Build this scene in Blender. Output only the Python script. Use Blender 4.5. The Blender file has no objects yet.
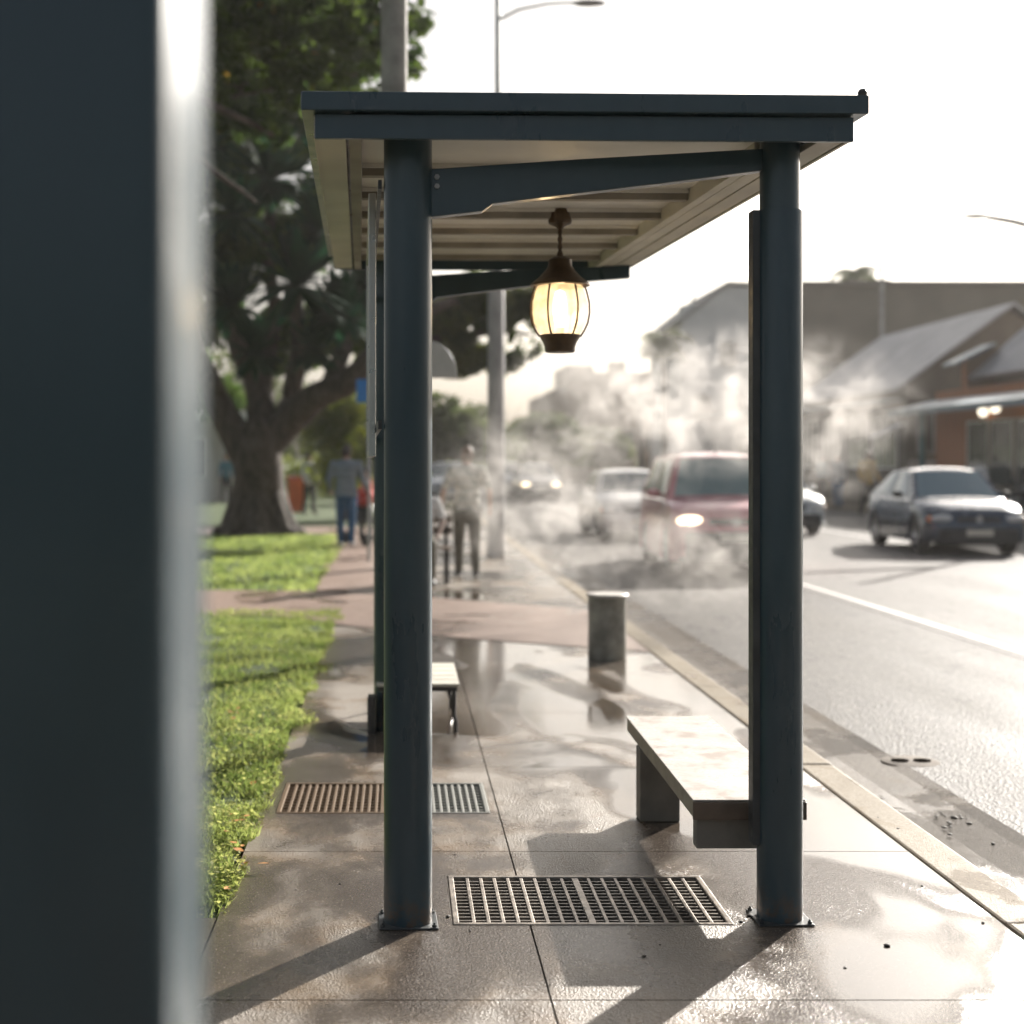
import bpy, bmesh, math, random
from mathutils import Vector, Matrix, noise
random.seed(7)
S = bpy.context.scene
COL = S.collection
R = math.radians
PI = math.pi

# ------------------------------------------------------------------ camera
F = 1422.2
VX, HY, CH = 400.0, 460.0, 1.5
cam_d = bpy.data.cameras.new('camera'); cam = bpy.data.objects.new('camera', cam_d); COL.objects.link(cam)
cam.location = (0, 0, CH); cam.rotation_euler = (R(90), 0, 0)
cam_d.lens = 50; cam_d.sensor_width = 36
cam_d.shift_x = (512 - VX) / 1024; cam_d.shift_y = (HY - 512) / 1024
cam_d.clip_start = .05; cam_d.clip_end = 2000
cam_d.dof.use_dof = True; cam_d.dof.focus_distance = 4.9; cam_d.dof.aperture_fstop = 1.75
S.camera = cam
def at(px, py, Y): return Vector(((px - VX) / F * Y, Y, CH + (HY - py) / F * Y))
def gnd(px, py, z=0.0):
    Y = F * (CH - z) / (py - HY); return Vector(((px - VX) / F * Y, Y, z))

# ------------------------------------------------------------------ render
S.render.engine = 'CYCLES'
S.cycles.use_denoising = True
try: S.cycles.denoiser = 'OPENIMAGEDENOISE'
except Exception: pass
S.cycles.max_bounces = 8; S.cycles.diffuse_bounces = 4; S.cycles.glossy_bounces = 3
S.cycles.transmission_bounces = 6; S.cycles.transparent_max_bounces = 12; S.cycles.volume_bounces = 1
S.cycles.caustics_reflective = False; S.cycles.caustics_refractive = False
S.cycles.sample_clamp_indirect = 6
S.cycles.use_adaptive_sampling = True; S.cycles.adaptive_threshold = .03
S.cycles.volume_step_rate = 1.0; S.cycles.volume_max_steps = 256
S.view_settings.view_transform = 'Standard'; S.view_settings.look = 'None'
S.view_settings.exposure = 1.2; S.view_settings.gamma = 1

# ------------------------------------------------------------------ light
SUN_AZ = R(36.0); SUN_EL = R(23)
w = bpy.data.worlds.new('World'); S.world = w; w.use_nodes = True
nt = w.node_tree; nt.nodes.clear()
sky = nt.nodes.new('ShaderNodeTexSky'); sky.sky_type = 'NISHITA'; sky.sun_disc = False
sky.sun_elevation = SUN_EL; sky.sun_rotation = SUN_AZ
sky.air_density = 1.0; sky.dust_density = 5.0; sky.ozone_density = 1.0
bg = nt.nodes.new('ShaderNodeBackground'); bg.inputs['Strength'].default_value = .05
wo = nt.nodes.new('ShaderNodeOutputWorld')
# thin bright cloud veil mixed over the clear sky
tcw = nt.nodes.new('ShaderNodeTexCoord'); mpw = nt.nodes.new('ShaderNodeMapping'); mpw.inputs['Scale'].default_value = (1, 1, 3)
nzw = nt.nodes.new('ShaderNodeTexNoise'); nzw.inputs['Scale'].default_value = 2.2; nzw.inputs['Detail'].default_value = 5
rpw = nt.nodes.new('ShaderNodeMapRange'); rpw.inputs[1].default_value = .3; rpw.inputs[2].default_value = .7
rpw.inputs[3].default_value = .55; rpw.inputs[4].default_value = .85
hsv = nt.nodes.new('ShaderNodeHueSaturation'); hsv.inputs['Saturation'].default_value = .25; hsv.inputs['Value'].default_value = 1.15
mxw = nt.nodes.new('ShaderNodeMix'); mxw.data_type = 'RGBA'
L = nt.links.new
L(tcw.outputs['Generated'], mpw.inputs[0]); L(mpw.outputs[0], nzw.inputs['Vector']); L(nzw.outputs[0], rpw.inputs[0])
L(sky.outputs[0], hsv.inputs['Color']); L(rpw.outputs[0], mxw.inputs[0]); L(sky.outputs[0], mxw.inputs[6]); L(hsv.outputs[0], mxw.inputs[7])
L(mxw.outputs[2], bg.inputs[0]); L(bg.outputs[0], wo.inputs[0])
sd = bpy.data.lights.new('sun', 'SUN'); so = bpy.data.objects.new('sun', sd); COL.objects.link(so)
sd.energy = 5.0; sd.angle = R(.6); sd.color = (1.0, .95, .88)
sdir = Vector((math.sin(SUN_AZ) * math.cos(SUN_EL), math.cos(SUN_AZ) * math.cos(SUN_EL), math.sin(SUN_EL)))
so.rotation_euler = sdir.to_track_quat('Z', 'Y').to_euler()

# ------------------------------------------------------------------ materials
class NB:
    def __init__(s, name):
        s.m = bpy.data.materials.new(name); s.m.use_nodes = True
        s.t = s.m.node_tree; s.t.nodes.clear()
        s.out = s.n('ShaderNodeOutputMaterial'); s.p = s.n('ShaderNodeBsdfPrincipled')
        s.l(s.p.outputs[0], s.out.inputs[0])
        tc = s.n('ShaderNodeTexCoord'); s.obj = tc.outputs['Object']
        g = s.n('ShaderNodeNewGeometry'); s.pos = g.outputs['Position']
    def n(s, t): return s.t.nodes.new(t)
    def l(s, a, b): s.t.links.new(a, b)
    def noise(s, scale, detail=4, rough=.5, vec=None, dist=0):
        x = s.n('ShaderNodeTexNoise'); x.inputs['Scale'].default_value = scale; x.inputs['Detail'].default_value = detail
        x.inputs['Roughness'].default_value = rough; x.inputs['Distortion'].default_value = dist
        s.l(vec if vec is not None else s.obj, x.inputs['Vector']); return x.outputs['Fac']
    def vor(s, scale, vec=None, feature='F1', out='Distance'):
        x = s.n('ShaderNodeTexVoronoi'); x.inputs['Scale'].default_value = scale; x.feature = feature
        s.l(vec if vec is not None else s.obj, x.inputs['Vector']); return x.outputs[out]
    def scale(s, v, sc):
        x = s.n('ShaderNodeMapping'); x.inputs['Scale'].default_value = sc; s.l(v, x.inputs[0]); return x.outputs[0]
    def mr(s, v, a, b, c=0.0, d=1.0, smooth=True):
        x = s.n('ShaderNodeMapRange'); x.interpolation_type = 'SMOOTHSTEP' if smooth else 'LINEAR'
        s.l(v, x.inputs[0])
        for i, q in enumerate((a, b, c, d)): x.inputs[i + 1].default_value = q
        return x.outputs[0]
    def mix(s, f, a, b):
        x = s.n('ShaderNodeMix'); x.data_type = 'RGBA'
        for sock, v in ((x.inputs[0], f), (x.inputs[6], a), (x.inputs[7], b)):
            if isinstance(v, (tuple, list)): sock.default_value = (*v[:3], 1)
            elif isinstance(v, (int, float)): sock.default_value = v
            else: s.l(v, sock)
        return x.outputs[2]
    def mixf(s, f, a, b):
        x = s.n('ShaderNodeMix'); x.data_type = 'FLOAT'
        for sock, v in ((x.inputs[0], f), (x.inputs[2], a), (x.inputs[3], b)):
            if isinstance(v, (int, float)): sock.default_value = v
            else: s.l(v, sock)
        return x.outputs[0]
    def math(s, op, a, b=0.0):
        x = s.n('ShaderNodeMath'); x.operation = op
        for sock, v in ((x.inputs[0], a), (x.inputs[1], b)):
            if isinstance(v, (int, float)): sock.default_value = v
            else: s.l(v, sock)
        return x.outputs[0]
    def set(s, k, v):
        i = s.p.inputs[k]
        if isinstance(v, (tuple, list)): i.default_value = (*v[:3], 1)
        elif isinstance(v, (int, float)): i.default_value = v
        else: s.l(v, i)
        return s
    def bump(s, h, strength=.3, dist=.01, prev=None):
        x = s.n('ShaderNodeBump'); x.inputs['Distance'].default_value = dist
        if isinstance(strength, (int, float)): x.inputs['Strength'].default_value = strength
        else: s.l(strength, x.inputs['Strength'])
        s.l(h, x.inputs['Height'])
        if prev is not None: s.l(prev, x.inputs['Normal'])
        s.l(x.outputs[0], s.p.inputs['Normal']); return x.outputs[0]

def simple(name, c, rough=.6, metal=0, var=.15, vs=3.0, bump=0, bs=40, coat=0, spec=.5, emit=None, es=0):
    b = NB(name)
    n = b.noise(vs, 5, .6)
    dk = tuple(x * (1 - var) for x in c); lt = tuple(min(1, x * (1 + var)) for x in c)
    b.set('Base Color', b.mix(b.mr(n, .3, .7), dk, lt)).set('Roughness', b.mr(b.noise(vs * 4, 4), .3, .7, max(.02, rough - .08), min(1, rough + .08)))
    b.set('Metallic', metal).set('Coat Weight', coat).set('Specular IOR Level', spec)
    if bump: b.bump(b.noise(bs, 4), bump, .004)
    if emit: b.set('Emission Color', emit).set('Emission Strength', es)
    return b.m

M = {}
# painted steel of the shelter
b = NB('blue_grey_painted_steel')
n = b.noise(6, 6, .6, b.scale(b.obj, (1, 1, .25))); sc_ = b.noise(60, 3, .7, b.scale(b.obj, (1, 1, .3)))
c = b.mix(b.mr(n, .3, .7), (.018, .043, .058), (.027, .058, .075))
c = b.mix(b.mr(sc_, .80, .86), c, (.10, .12, .13))
sx_ = b.n('ShaderNodeSeparateXYZ'); b.l(b.obj, sx_.inputs[0])
rust = b.math('MULTIPLY', b.mr(sx_.outputs[2], .16, .0), b.mr(b.noise(22, 5, .7), .42, .6))
c = b.mix(b.math('MULTIPLY', rust, .8), c, (.085, .055, .035))
b.set('Base Color', c).set('Roughness', b.mr(n, .3, .7, .26, .4)).set('Coat Weight', .25).set('Coat Roughness', .15)
b.bump(b.noise(25, 3), .05, .004); M['steel'] = b.m
M['steel_dark'] = simple('dark_bracket_steel', (.035, .04, .042), .45, 0, .3, 8)
M['galv'] = simple('galvanised_metal', (.34, .35, .35), .45, .7, .2, 6)
M['alu'] = simple('aluminium_frame', (.55, .55, .52), .35, .8, .08, 6)
M['soffit'] = simple('painted_soffit_board', (.56, .53, .45), .55, 0, .14, 2.5, .2, 18)
M['ceiling'] = simple('ceiling_sheet', (.70, .68, .63), .5, 0, .12, 2, .15, 12)
M['batten'] = simple('ceiling_batten', (.25, .225, .185), .6, 0, .25, 4)
M['bronze'] = simple('bronze_lantern_metal', (.085, .055, .032), .45, .55, .3, 14, .2, 60)
M['black'] = simple('black_metal', (.018, .018, .018), .4, 0, .3, 10)
M['rubber'] = simple('tyre_rubber', (.02, .02, .021), .8, 0, .2, 10)
M['chrome'] = simple('rim_metal', (.5, .5, .5), .3, .9, .1, 8)

# wet concrete pavement
def wet_concrete(name, dry1, dry2, wet, stain, wetbias=0.0, pscale=1.0, puddle=True, sparkle=.5, spec=.85):
    b = NB(name); P = b.pos
    sp = b.n('ShaderNodeSeparateXYZ'); b.l(P, sp.inputs[0]); X_, Y_ = sp.outputs[0], sp.outputs[1]
    # water lies in the hollows of the slabs: a sheet between the drum and the seats, one by the kerb, damp ground in front
    if puddle:
        mid = b.math('MULTIPLY', b.math('MULTIPLY', b.mr(Y_, 5.4, 7.6), b.mr(Y_, 14.5, 12.0)), b.mr(X_, -.7, .6))
        rgt = b.math('MULTIPLY', b.mr(X_, 1.0, 1.4), b.mr(Y_, 5.6, 5.0))
        fl = b.math('MULTIPLY', b.mr(X_, 1.0, .6), b.mr(Y_, 5.7, 5.2))
        pb_ = b.math('SUBTRACT', b.math('ADD', b.math('MULTIPLY', mid, .15), b.math('MULTIPLY', rgt, .03)), b.math('MULTIPLY', fl, .12))
        wb_ = b.math('MULTIPLY', fl, .012)
    flat = b.scale(P, (1.0, .62, 1.0))
    m1 = b.noise(1.0 * pscale, 4, .5, flat, .3)
    m2 = b.noise(3.1 * pscale, 5, .6, flat, .5)
    wetm = b.mr(b.math('ADD', b.math('MULTIPLY', m1, .7), b.math('MULTIPLY', m2, .3)), .44 - wetbias, .56 - wetbias)
    if puddle: wetm = b.mr(b.math('ADD', b.math('ADD', b.math('MULTIPLY', m1, .7), b.math('MULTIPLY', m2, .3)), wb_), .41 - wetbias, .59 - wetbias)
    grain = b.noise(130, 4, .75, P); agg = b.vor(150, P); speck = b.noise(55, 5, .7, P)
    dry = b.mix(b.mr(b.noise(.8, 5, .6, P), .35, .65), dry1, dry2)
    dry = b.mix(b.mr(speck, .35, .75), dry, tuple(x * .62 for x in dry2))
    st = b.mr(b.noise(1.9 * pscale, 7, .6, b.scale(P, (1.0, .8, 1.0)), .8), .54, .66)
    dry = b.mix(b.math('MULTIPLY', st, .75), dry, stain)
    wt = b.mix(b.mr(b.noise(2.3, 5, .6, P), .4, .65), wet, tuple(x * 1.9 for x in stain[:3]) if False else stain)
    wt = b.mix(b.mr(wetm, .5, 1.0), wt, wet)
    c = b.mix(wetm, dry, wt)
    c = b.mix(b.mr(agg, .02, .16, .45, 0.0), c, tuple(x * .35 for x in dry1))
    c = b.mix(b.mr(b.noise(120, 2, .6, P), .60, .72, 0, .55), c, tuple(min(1, x * 1.7) for x in dry2))
    c = b.mix(b.mr(b.noise(95, 3, .7, b.scale(P, (1, 1.15, 1))), .58, .68, 0, .6), c, tuple(x * .6 for x in wet))
    dirt = b.mr(b.noise(24, 5, .8, P), .70, .76)
    c = b.mix(b.math('MULTIPLY', dirt, .8), c, (.03, .025, .02))
    pn_ = b.noise(.95 * pscale, 2.5, .5, b.scale(P, (1.0, .55, 1.0)), .9)
    pud = b.mr(b.math('ADD', pn_, pb_), .545, .63) if puddle else b.math('MULTIPLY', pn_, 0.0)
    r = b.mixf(wetm, b.mr(speck, .3, .7, .42, .58), b.mr(speck, .3, .7, .10, .20))
    r = b.mixf(pud, r, .06)
    b.set('Base Color', b.mix(b.math('MULTIPLY', pud, .6), c, tuple(x * .8 for x in wet))).set('Roughness', r)
    b.set('Specular IOR Level', b.mixf(wetm, spec * .7, spec))
    h = b.math('ADD', b.math('MULTIPLY', grain, .55), b.math('MULTIPLY', agg, .6))
    amt = b.mixf(pud, b.mixf(wetm, sparkle, sparkle * .55), .02)
    q = b.bump(h, amt, .007)
    b.bump(b.noise(7, 4, .5, P), b.mixf(pud, .16, .02), .012, q)
    return b.m
M['pave'] = wet_concrete('wet_concrete_paving', (.23, .19, .15), (.335, .29, .24), (.07, .054, .042), (.165, .10, .045), .03, 1.0, True, .75)
M['kerbst'] = wet_concrete('kerb_stone', (.27, .225, .165), (.34, .29, .22), (.18, .145, .105), (.2, .15, .09), -.08, 1.5, False, .35, .10)
M['gutter'] = wet_concrete('gutter_concrete', (.12, .10, .08), (.165, .14, .115), (.06, .05, .04), (.13, .10, .07), .0, 1.2, False, .6, .08)
M['pink'] = wet_concrete('pinkish_path_concrete', (.26, .175, .135), (.33, .23, .18), (.16, .11, .085), (.2, .13, .09), -.08, 1.0, False, .3)

def asphalt(name, c1, c2, r0, bumpamt, sc=1.6):
    b = NB(name); P = b.pos
    agg = b.vor(38 * sc, P); g = b.noise(90 * sc, 4, .7, P); big = b.noise(.35, 5, .6, b.scale(P, (1.6, .25, 1)))
    c = b.mix(b.mr(big, .35, .65), c1, c2)
    c = b.mix(b.mr(agg, .1, .5, .5, 0), c, tuple(x * .45 for x in c1))
    c = b.mix(b.mr(b.noise(26, 4, .75, P), .56, .68, 0, .75), c, (.42, .39, .35)); c = b.mix(b.mr(b.noise(5, 5, .7, b.scale(P, (1.5, .5, 1))), .56, .66, 0, .6), c, tuple(x * .4 for x in c1))
    b.set('Base Color', c).set('Roughness', b.mr(big, .35, .65, r0 + .08, r0 + .26)).set('Specular IOR Level', .07)
    h = b.math('ADD', agg, b.math('MULTIPLY', g, .5))
    b.bump(h, bumpamt, .008); return b.m
M['asphalt_rough'] = asphalt('coarse_wet_asphalt', (.085, .078, .072), (.14, .13, .118), .40, .6)
M['asphalt'] = asphalt('worn_asphalt', (.15, .14, .13), (.20, .187, .175), .45, .25)
M['lane_paint'] = simple('road_paint', (.50, .47, .44), .5, 0, .15, 12, .3, 90)
M['soil'] = simple('soil', (.05, .036, .024), .9, 0, .4, 10, .6, 60)
b = NB('lawn_turf'); P = b.pos
c = b.mix(b.mr(b.noise(2.5, 6, .7, P), .35, .65), (.055, .095, .018), (.10, .15, .03)); c = b.mix(b.mr(b.noise(30, 4, .7, P), .3, .7), c, (.035, .06, .012))
b.set('Base Color', c).set('Roughness', .85).bump(b.noise(60, 5, .8, P), .8, .03); M['turf'] = b.m
M['earth'] = simple('distant_ground', (.13, .13, .09), .9, 0, .3, .3)

def leafmat(name, c1, c2, trans=.5, sc=1.2, c3=None):
    b = NB(name)
    n = b.noise(sc, 3, .6, b.pos); n2 = b.noise(sc * 9, 2, .6, b.pos)
    c = b.mix(b.mr(n, .38, .62), c1, c2)
    c = b.mix(b.mr(n2, .3, .7, 0, .5), c, tuple(x * .6 for x in c1))
    if c3: c = b.mix(b.mr(b.noise(sc * 3, 2, .5, b.scale(b.pos, (1, 1, 1.3))), .70, .74), c, c3)
    b.set('Base Color', c).set('Roughness', .62).set('Specular IOR Level', .08)
    t = b.n('ShaderNodeBsdfTranslucent'); hs = b.n('ShaderNodeHueSaturation'); hs.inputs['Saturation'].default_value = 1.02; hs.inputs['Value'].default_value = 2.0; hs.inputs['Hue'].default_value = .485
    b.l(c, hs.inputs['Color']); b.l(hs.outputs[0], t.inputs[0])
    mx = b.n('ShaderNodeMixShader'); mx.inputs[0].default_value = trans
    b.l(b.p.outputs[0], mx.inputs[1]); b.l(t.outputs[0], mx.inputs[2]); b.l(mx.outputs[0], b.out.inputs[0])
    return b.m
M['leaf'] = leafmat('broad_leaf', (.036, .08, .02), (.095, .15, .035), .45)
M['leaf_edge'] = leafmat('canopy_leaf', (.025, .05, .014), (.07, .11, .02), .45, 1.1, (.22, .15, .02))
M['leaf_sun_tone'] = leafmat('sunlit_tone_leaf', (.045, .07, .022), (.13, .15, .045), .5, 1.4)  # sunlight on the park tree's right side, painted as a paler leaf colour
M['leaf_far'] = leafmat('far_leaf', (.04, .06, .022), (.09, .12, .035), .4, .5)
M['leaf_hedge'] = leafmat('hedge_leaf', (.09, .13, .02), (.17, .2, .03), .5, .8)
M['sword'] = leafmat('sword_leaf', (.012, .042, .026), (.022, .065, .034), .25, 1.5)
M['grass'] = leafmat('grass_blade', (.12, .18, .045), (.26, .32, .10), .5, 2.2)
M['groundleaf'] = leafmat('ground_cover_leaf', (.14, .175, .045), (.31, .33, .12), .5, 3)
b = NB('bark'); n = b.noise(4, 7, .7, b.scale(b.obj, (2.2, 2.2, .5)), 1)
b.set('Base Color', b.mix(b.mr(n, .35, .65), (.028, .021, .016), (.13, .105, .085))).set('Roughness', .85); b.bump(n, .9, .08); M['bark'] = b.m
M['fallen'] = simple('fallen_leaf', (.50, .22, .05), .6, 0, .4, 20)
M['debris'] = simple('dark_debris', (.03, .022, .016), .7, 0, .4, 30)
M['seat_stone'] = None
b = NB('bench_top_laminate'); n = b.noise(7, 6, .65)
b.set('Base Color', b.mix(b.mr(n, .48, .66), (.45, .42, .38), (.27, .21, .17))).set('Roughness', b.mr(n, .3, .7, .22, .38)); b.bump(b.noise(60, 3), .06, .003); M['seat_stone'] = b.m
M['bench_edge'] = simple('bench_edge_brown', (.12, .085, .06), .5, 0, .3, 9)
M['bench_side'] = simple('bench_side_olive', (.26, .23, .165), .5, 0, .15, 9)
M['concrete'] = simple('smooth_concrete', (.17, .155, .13), .6, 0, .25, 7, .3, 50)
M['drum'] = simple('stained_grey_drum', (.30, .29, .25), .6, .1, .4, 6, .3, 40)
M['drumlid'] = simple('pale_drum_lid', (.50, .46, .42), .45, .2, .15, 10)
M['cast'] = simple('cast_iron_grate', (.30, .26, .22), .4, .5, .35, 14, .3, 80)
M['cast_rust'] = simple('rusty_grate', (.20, .125, .06), .5, .3, .4, 12, .3, 80)
b = NB('part_rusted_grate'); sx_ = b.n('ShaderNodeSeparateXYZ'); b.l(b.pos, sx_.inputs[0])
f_ = b.mr(b.math('ADD', sx_.outputs[0], b.math('MULTIPLY', b.noise(7, 4), .3)), .16, .30)
b.set('Base Color', b.mix(f_, (.14, .088, .045), (.20, .20, .18))).set('Roughness', .5).set('Metallic', .3); M['cast_rust'] = b.m
M['pit_shade'] = simple('drain_pit_shade', (.01, .008, .006), .95, spec=0)  # near-black colour stands for the shade inside the drain openings
M['cover'] = simple('drain_cover_concrete', (.20, .175, .15), .8, spec=.1)
M['pole'] = simple('weathered_pole', (.30, .285, .26), .8, 0, .3, 4, .4, 25)
M['polegrey'] = simple('pale_grey_pole', (.36, .35, .34), .6, 0, .2, 3)
M['white'] = simple('white_paint', (.82, .80, .78), .5, 0, .06, 4)
M['sign_blue'] = simple('blue_sign', (.03, .22, .62), .4, 0, .08, 4)
M['sign_back'] = simple('grey_sign', (.42, .41, .39), .5, 0, .1, 4)
M['orange'] = simple('orange_plastic', (.72, .13, .02), .4, 0, .1, 4)
M['redcloth'] = simple('red_cloth', (.5, .05, .03), .8, 0, .15, 10)
def glass(name, tint=(.02, .035, .04), rough=.06, alpha=1.0):
    b = NB(name); b.set('Base Color', tint).set('Roughness', rough).set('Specular IOR Level', .9).set('Coat Weight', .5)
    return b.m
M['carglass'] = glass('car_glass', (.035, .07, .08))
M['paleglass'] = glass('pale_windscreen_glass', (.16, .24, .24), .15)
M['blueglass'] = glass('blue_tinted_glass', (.04, .13, .18), .15)
M['winglass'] = glass('window_glass', (.05, .055, .055), .1)
b = NB('panel_glass'); b.set('Base Color', (.9, .95, .92)).set('Roughness', .03).set('Transmission Weight', 1.0).set('IOR', 1.45); M['glass'] = b.m
b = NB('frosted_lantern_glass')
tr = b.n('ShaderNodeBsdfTransparent'); tl = b.n('ShaderNodeBsdfTranslucent'); tl.inputs[0].default_value = (.84, .74, .58, 1)
tr.inputs[0].default_value = (.97, .90, .78, 1)
mx = b.n('ShaderNodeMixShader'); b.l(b.mr(b.noise(18, 4), .3, .7, .35, .6), mx.inputs[0]); b.l(tr.outputs[0], mx.inputs[1]); b.l(tl.outputs[0], mx.inputs[2])
m2 = b.n('ShaderNodeMixShader'); m2.inputs[0].default_value = .12; b.set('Roughness', .15); b.l(mx.outputs[0], m2.inputs[1]); b.l(b.p.outputs[0], m2.inputs[2]); b.l(m2.outputs[0], b.out.inputs[0]); M['lglass'] = b.m
M['bulb'] = simple('lit_bulb', (1, .8, .5), .5, emit=(1, .76, .46), es=11)
M['headlit'] = simple('lit_headlamp', (1, .9, .7), .3, emit=(1, .78, .5), es=2.0)
M['lampglobe'] = simple('lit_globe', (1, .9, .8), .3, emit=(1, .9, .7), es=1.0)
M['headlamp'] = simple('clear_headlamp', (.5, .52, .52), .12, .3, .1, 4, coat=1)
M['amber'] = simple('amber_indicator', (.7, .2, .03), .2, 0, .1, 4, coat=1)
M['plate'] = simple('number_plate', (.62, .60, .52), .4, 0, .1, 30)
M['trim'] = simple('black_plastic_trim', (.022, .024, .026), .55, 0, .2, 8)
def paint(name, c, metal=.3, rough=.3): return simple(name, c, rough, metal, .05, 1.5, coat=.8)
# buildings
M['roof_metal'] = None
b = NB('corrugated_roof_sheet'); wv = b.n('ShaderNodeTexWave'); wv.inputs['Scale'].default_value = 4.0; wv.bands_direction = 'Y'; b.l(b.pos, wv.inputs[0])
b.set('Base Color', b.mix(b.mr(b.noise(.8, 5, .6, b.pos), .3, .7), (.28, .28, .30), (.40, .40, .42))).set('Roughness', .5).set('Metallic', .2); b.bump(wv.outputs[0], .5, .03); M['roof_metal'] = b.m
M['roof_blue'] = simple('blue_grey_canopy_sheet', (.18, .24, .28), .45, .2, .12, 2)
M['wall_dark'] = simple('dark_rendered_wall', (.145, .125, .105), .85, 0, .15, 1.2, .2, 10)
M['wall_taupe'] = simple('taupe_cladding', (.20, .17, .135), .85, 0, .12, .5)
M['wall_brick'] = None
b = NB('orange_brick'); bt = b.n('ShaderNodeTexBrick'); bt.inputs['Scale'].default_value = 4; b.l(b.scale(b.pos, (1, 1, 1)), bt.inputs[0])
bt.inputs['Color1'].default_value = (.50, .20, .09, 1); bt.inputs['Color2'].default_value = (.42, .17, .08, 1); bt.inputs['Mortar'].default_value = (.28, .2, .15, 1)
b.set('Base Color', bt.outputs[0]).set('Roughness', .85); M['wall_brick'] = b.m
M['wall_white'] = simple('white_render', (.80, .78, .76), .8, 0, .1, .6)
M['wall_pale'] = simple('pale_render', (.42, .40, .38), .85, 0, .15, .6)
M['wall_stone'] = simple('brown_stone', (.22, .175, .14), .9, 0, .25, .8, .4, 6)
M['teal'] = simple('teal_post_paint', (.04, .16, .18), .5)
M['skin'] = simple('skin', (.42, .25, .17), .5, 0, .08, 6)
M['skin_dark'] = simple('dark_skin', (.16, .08, .05), .5, 0, .08, 6)
M['hair'] = simple('dark_hair', (.03, .02, .015), .6, 0, .3, 20)
M['hair_brown'] = simple('brown_hair', (.14, .08, .04), .6, 0, .3, 20)
def cloth(name, c, v=.12): return simple(name, c, .85, 0, v, 9, .2, 120)

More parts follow.
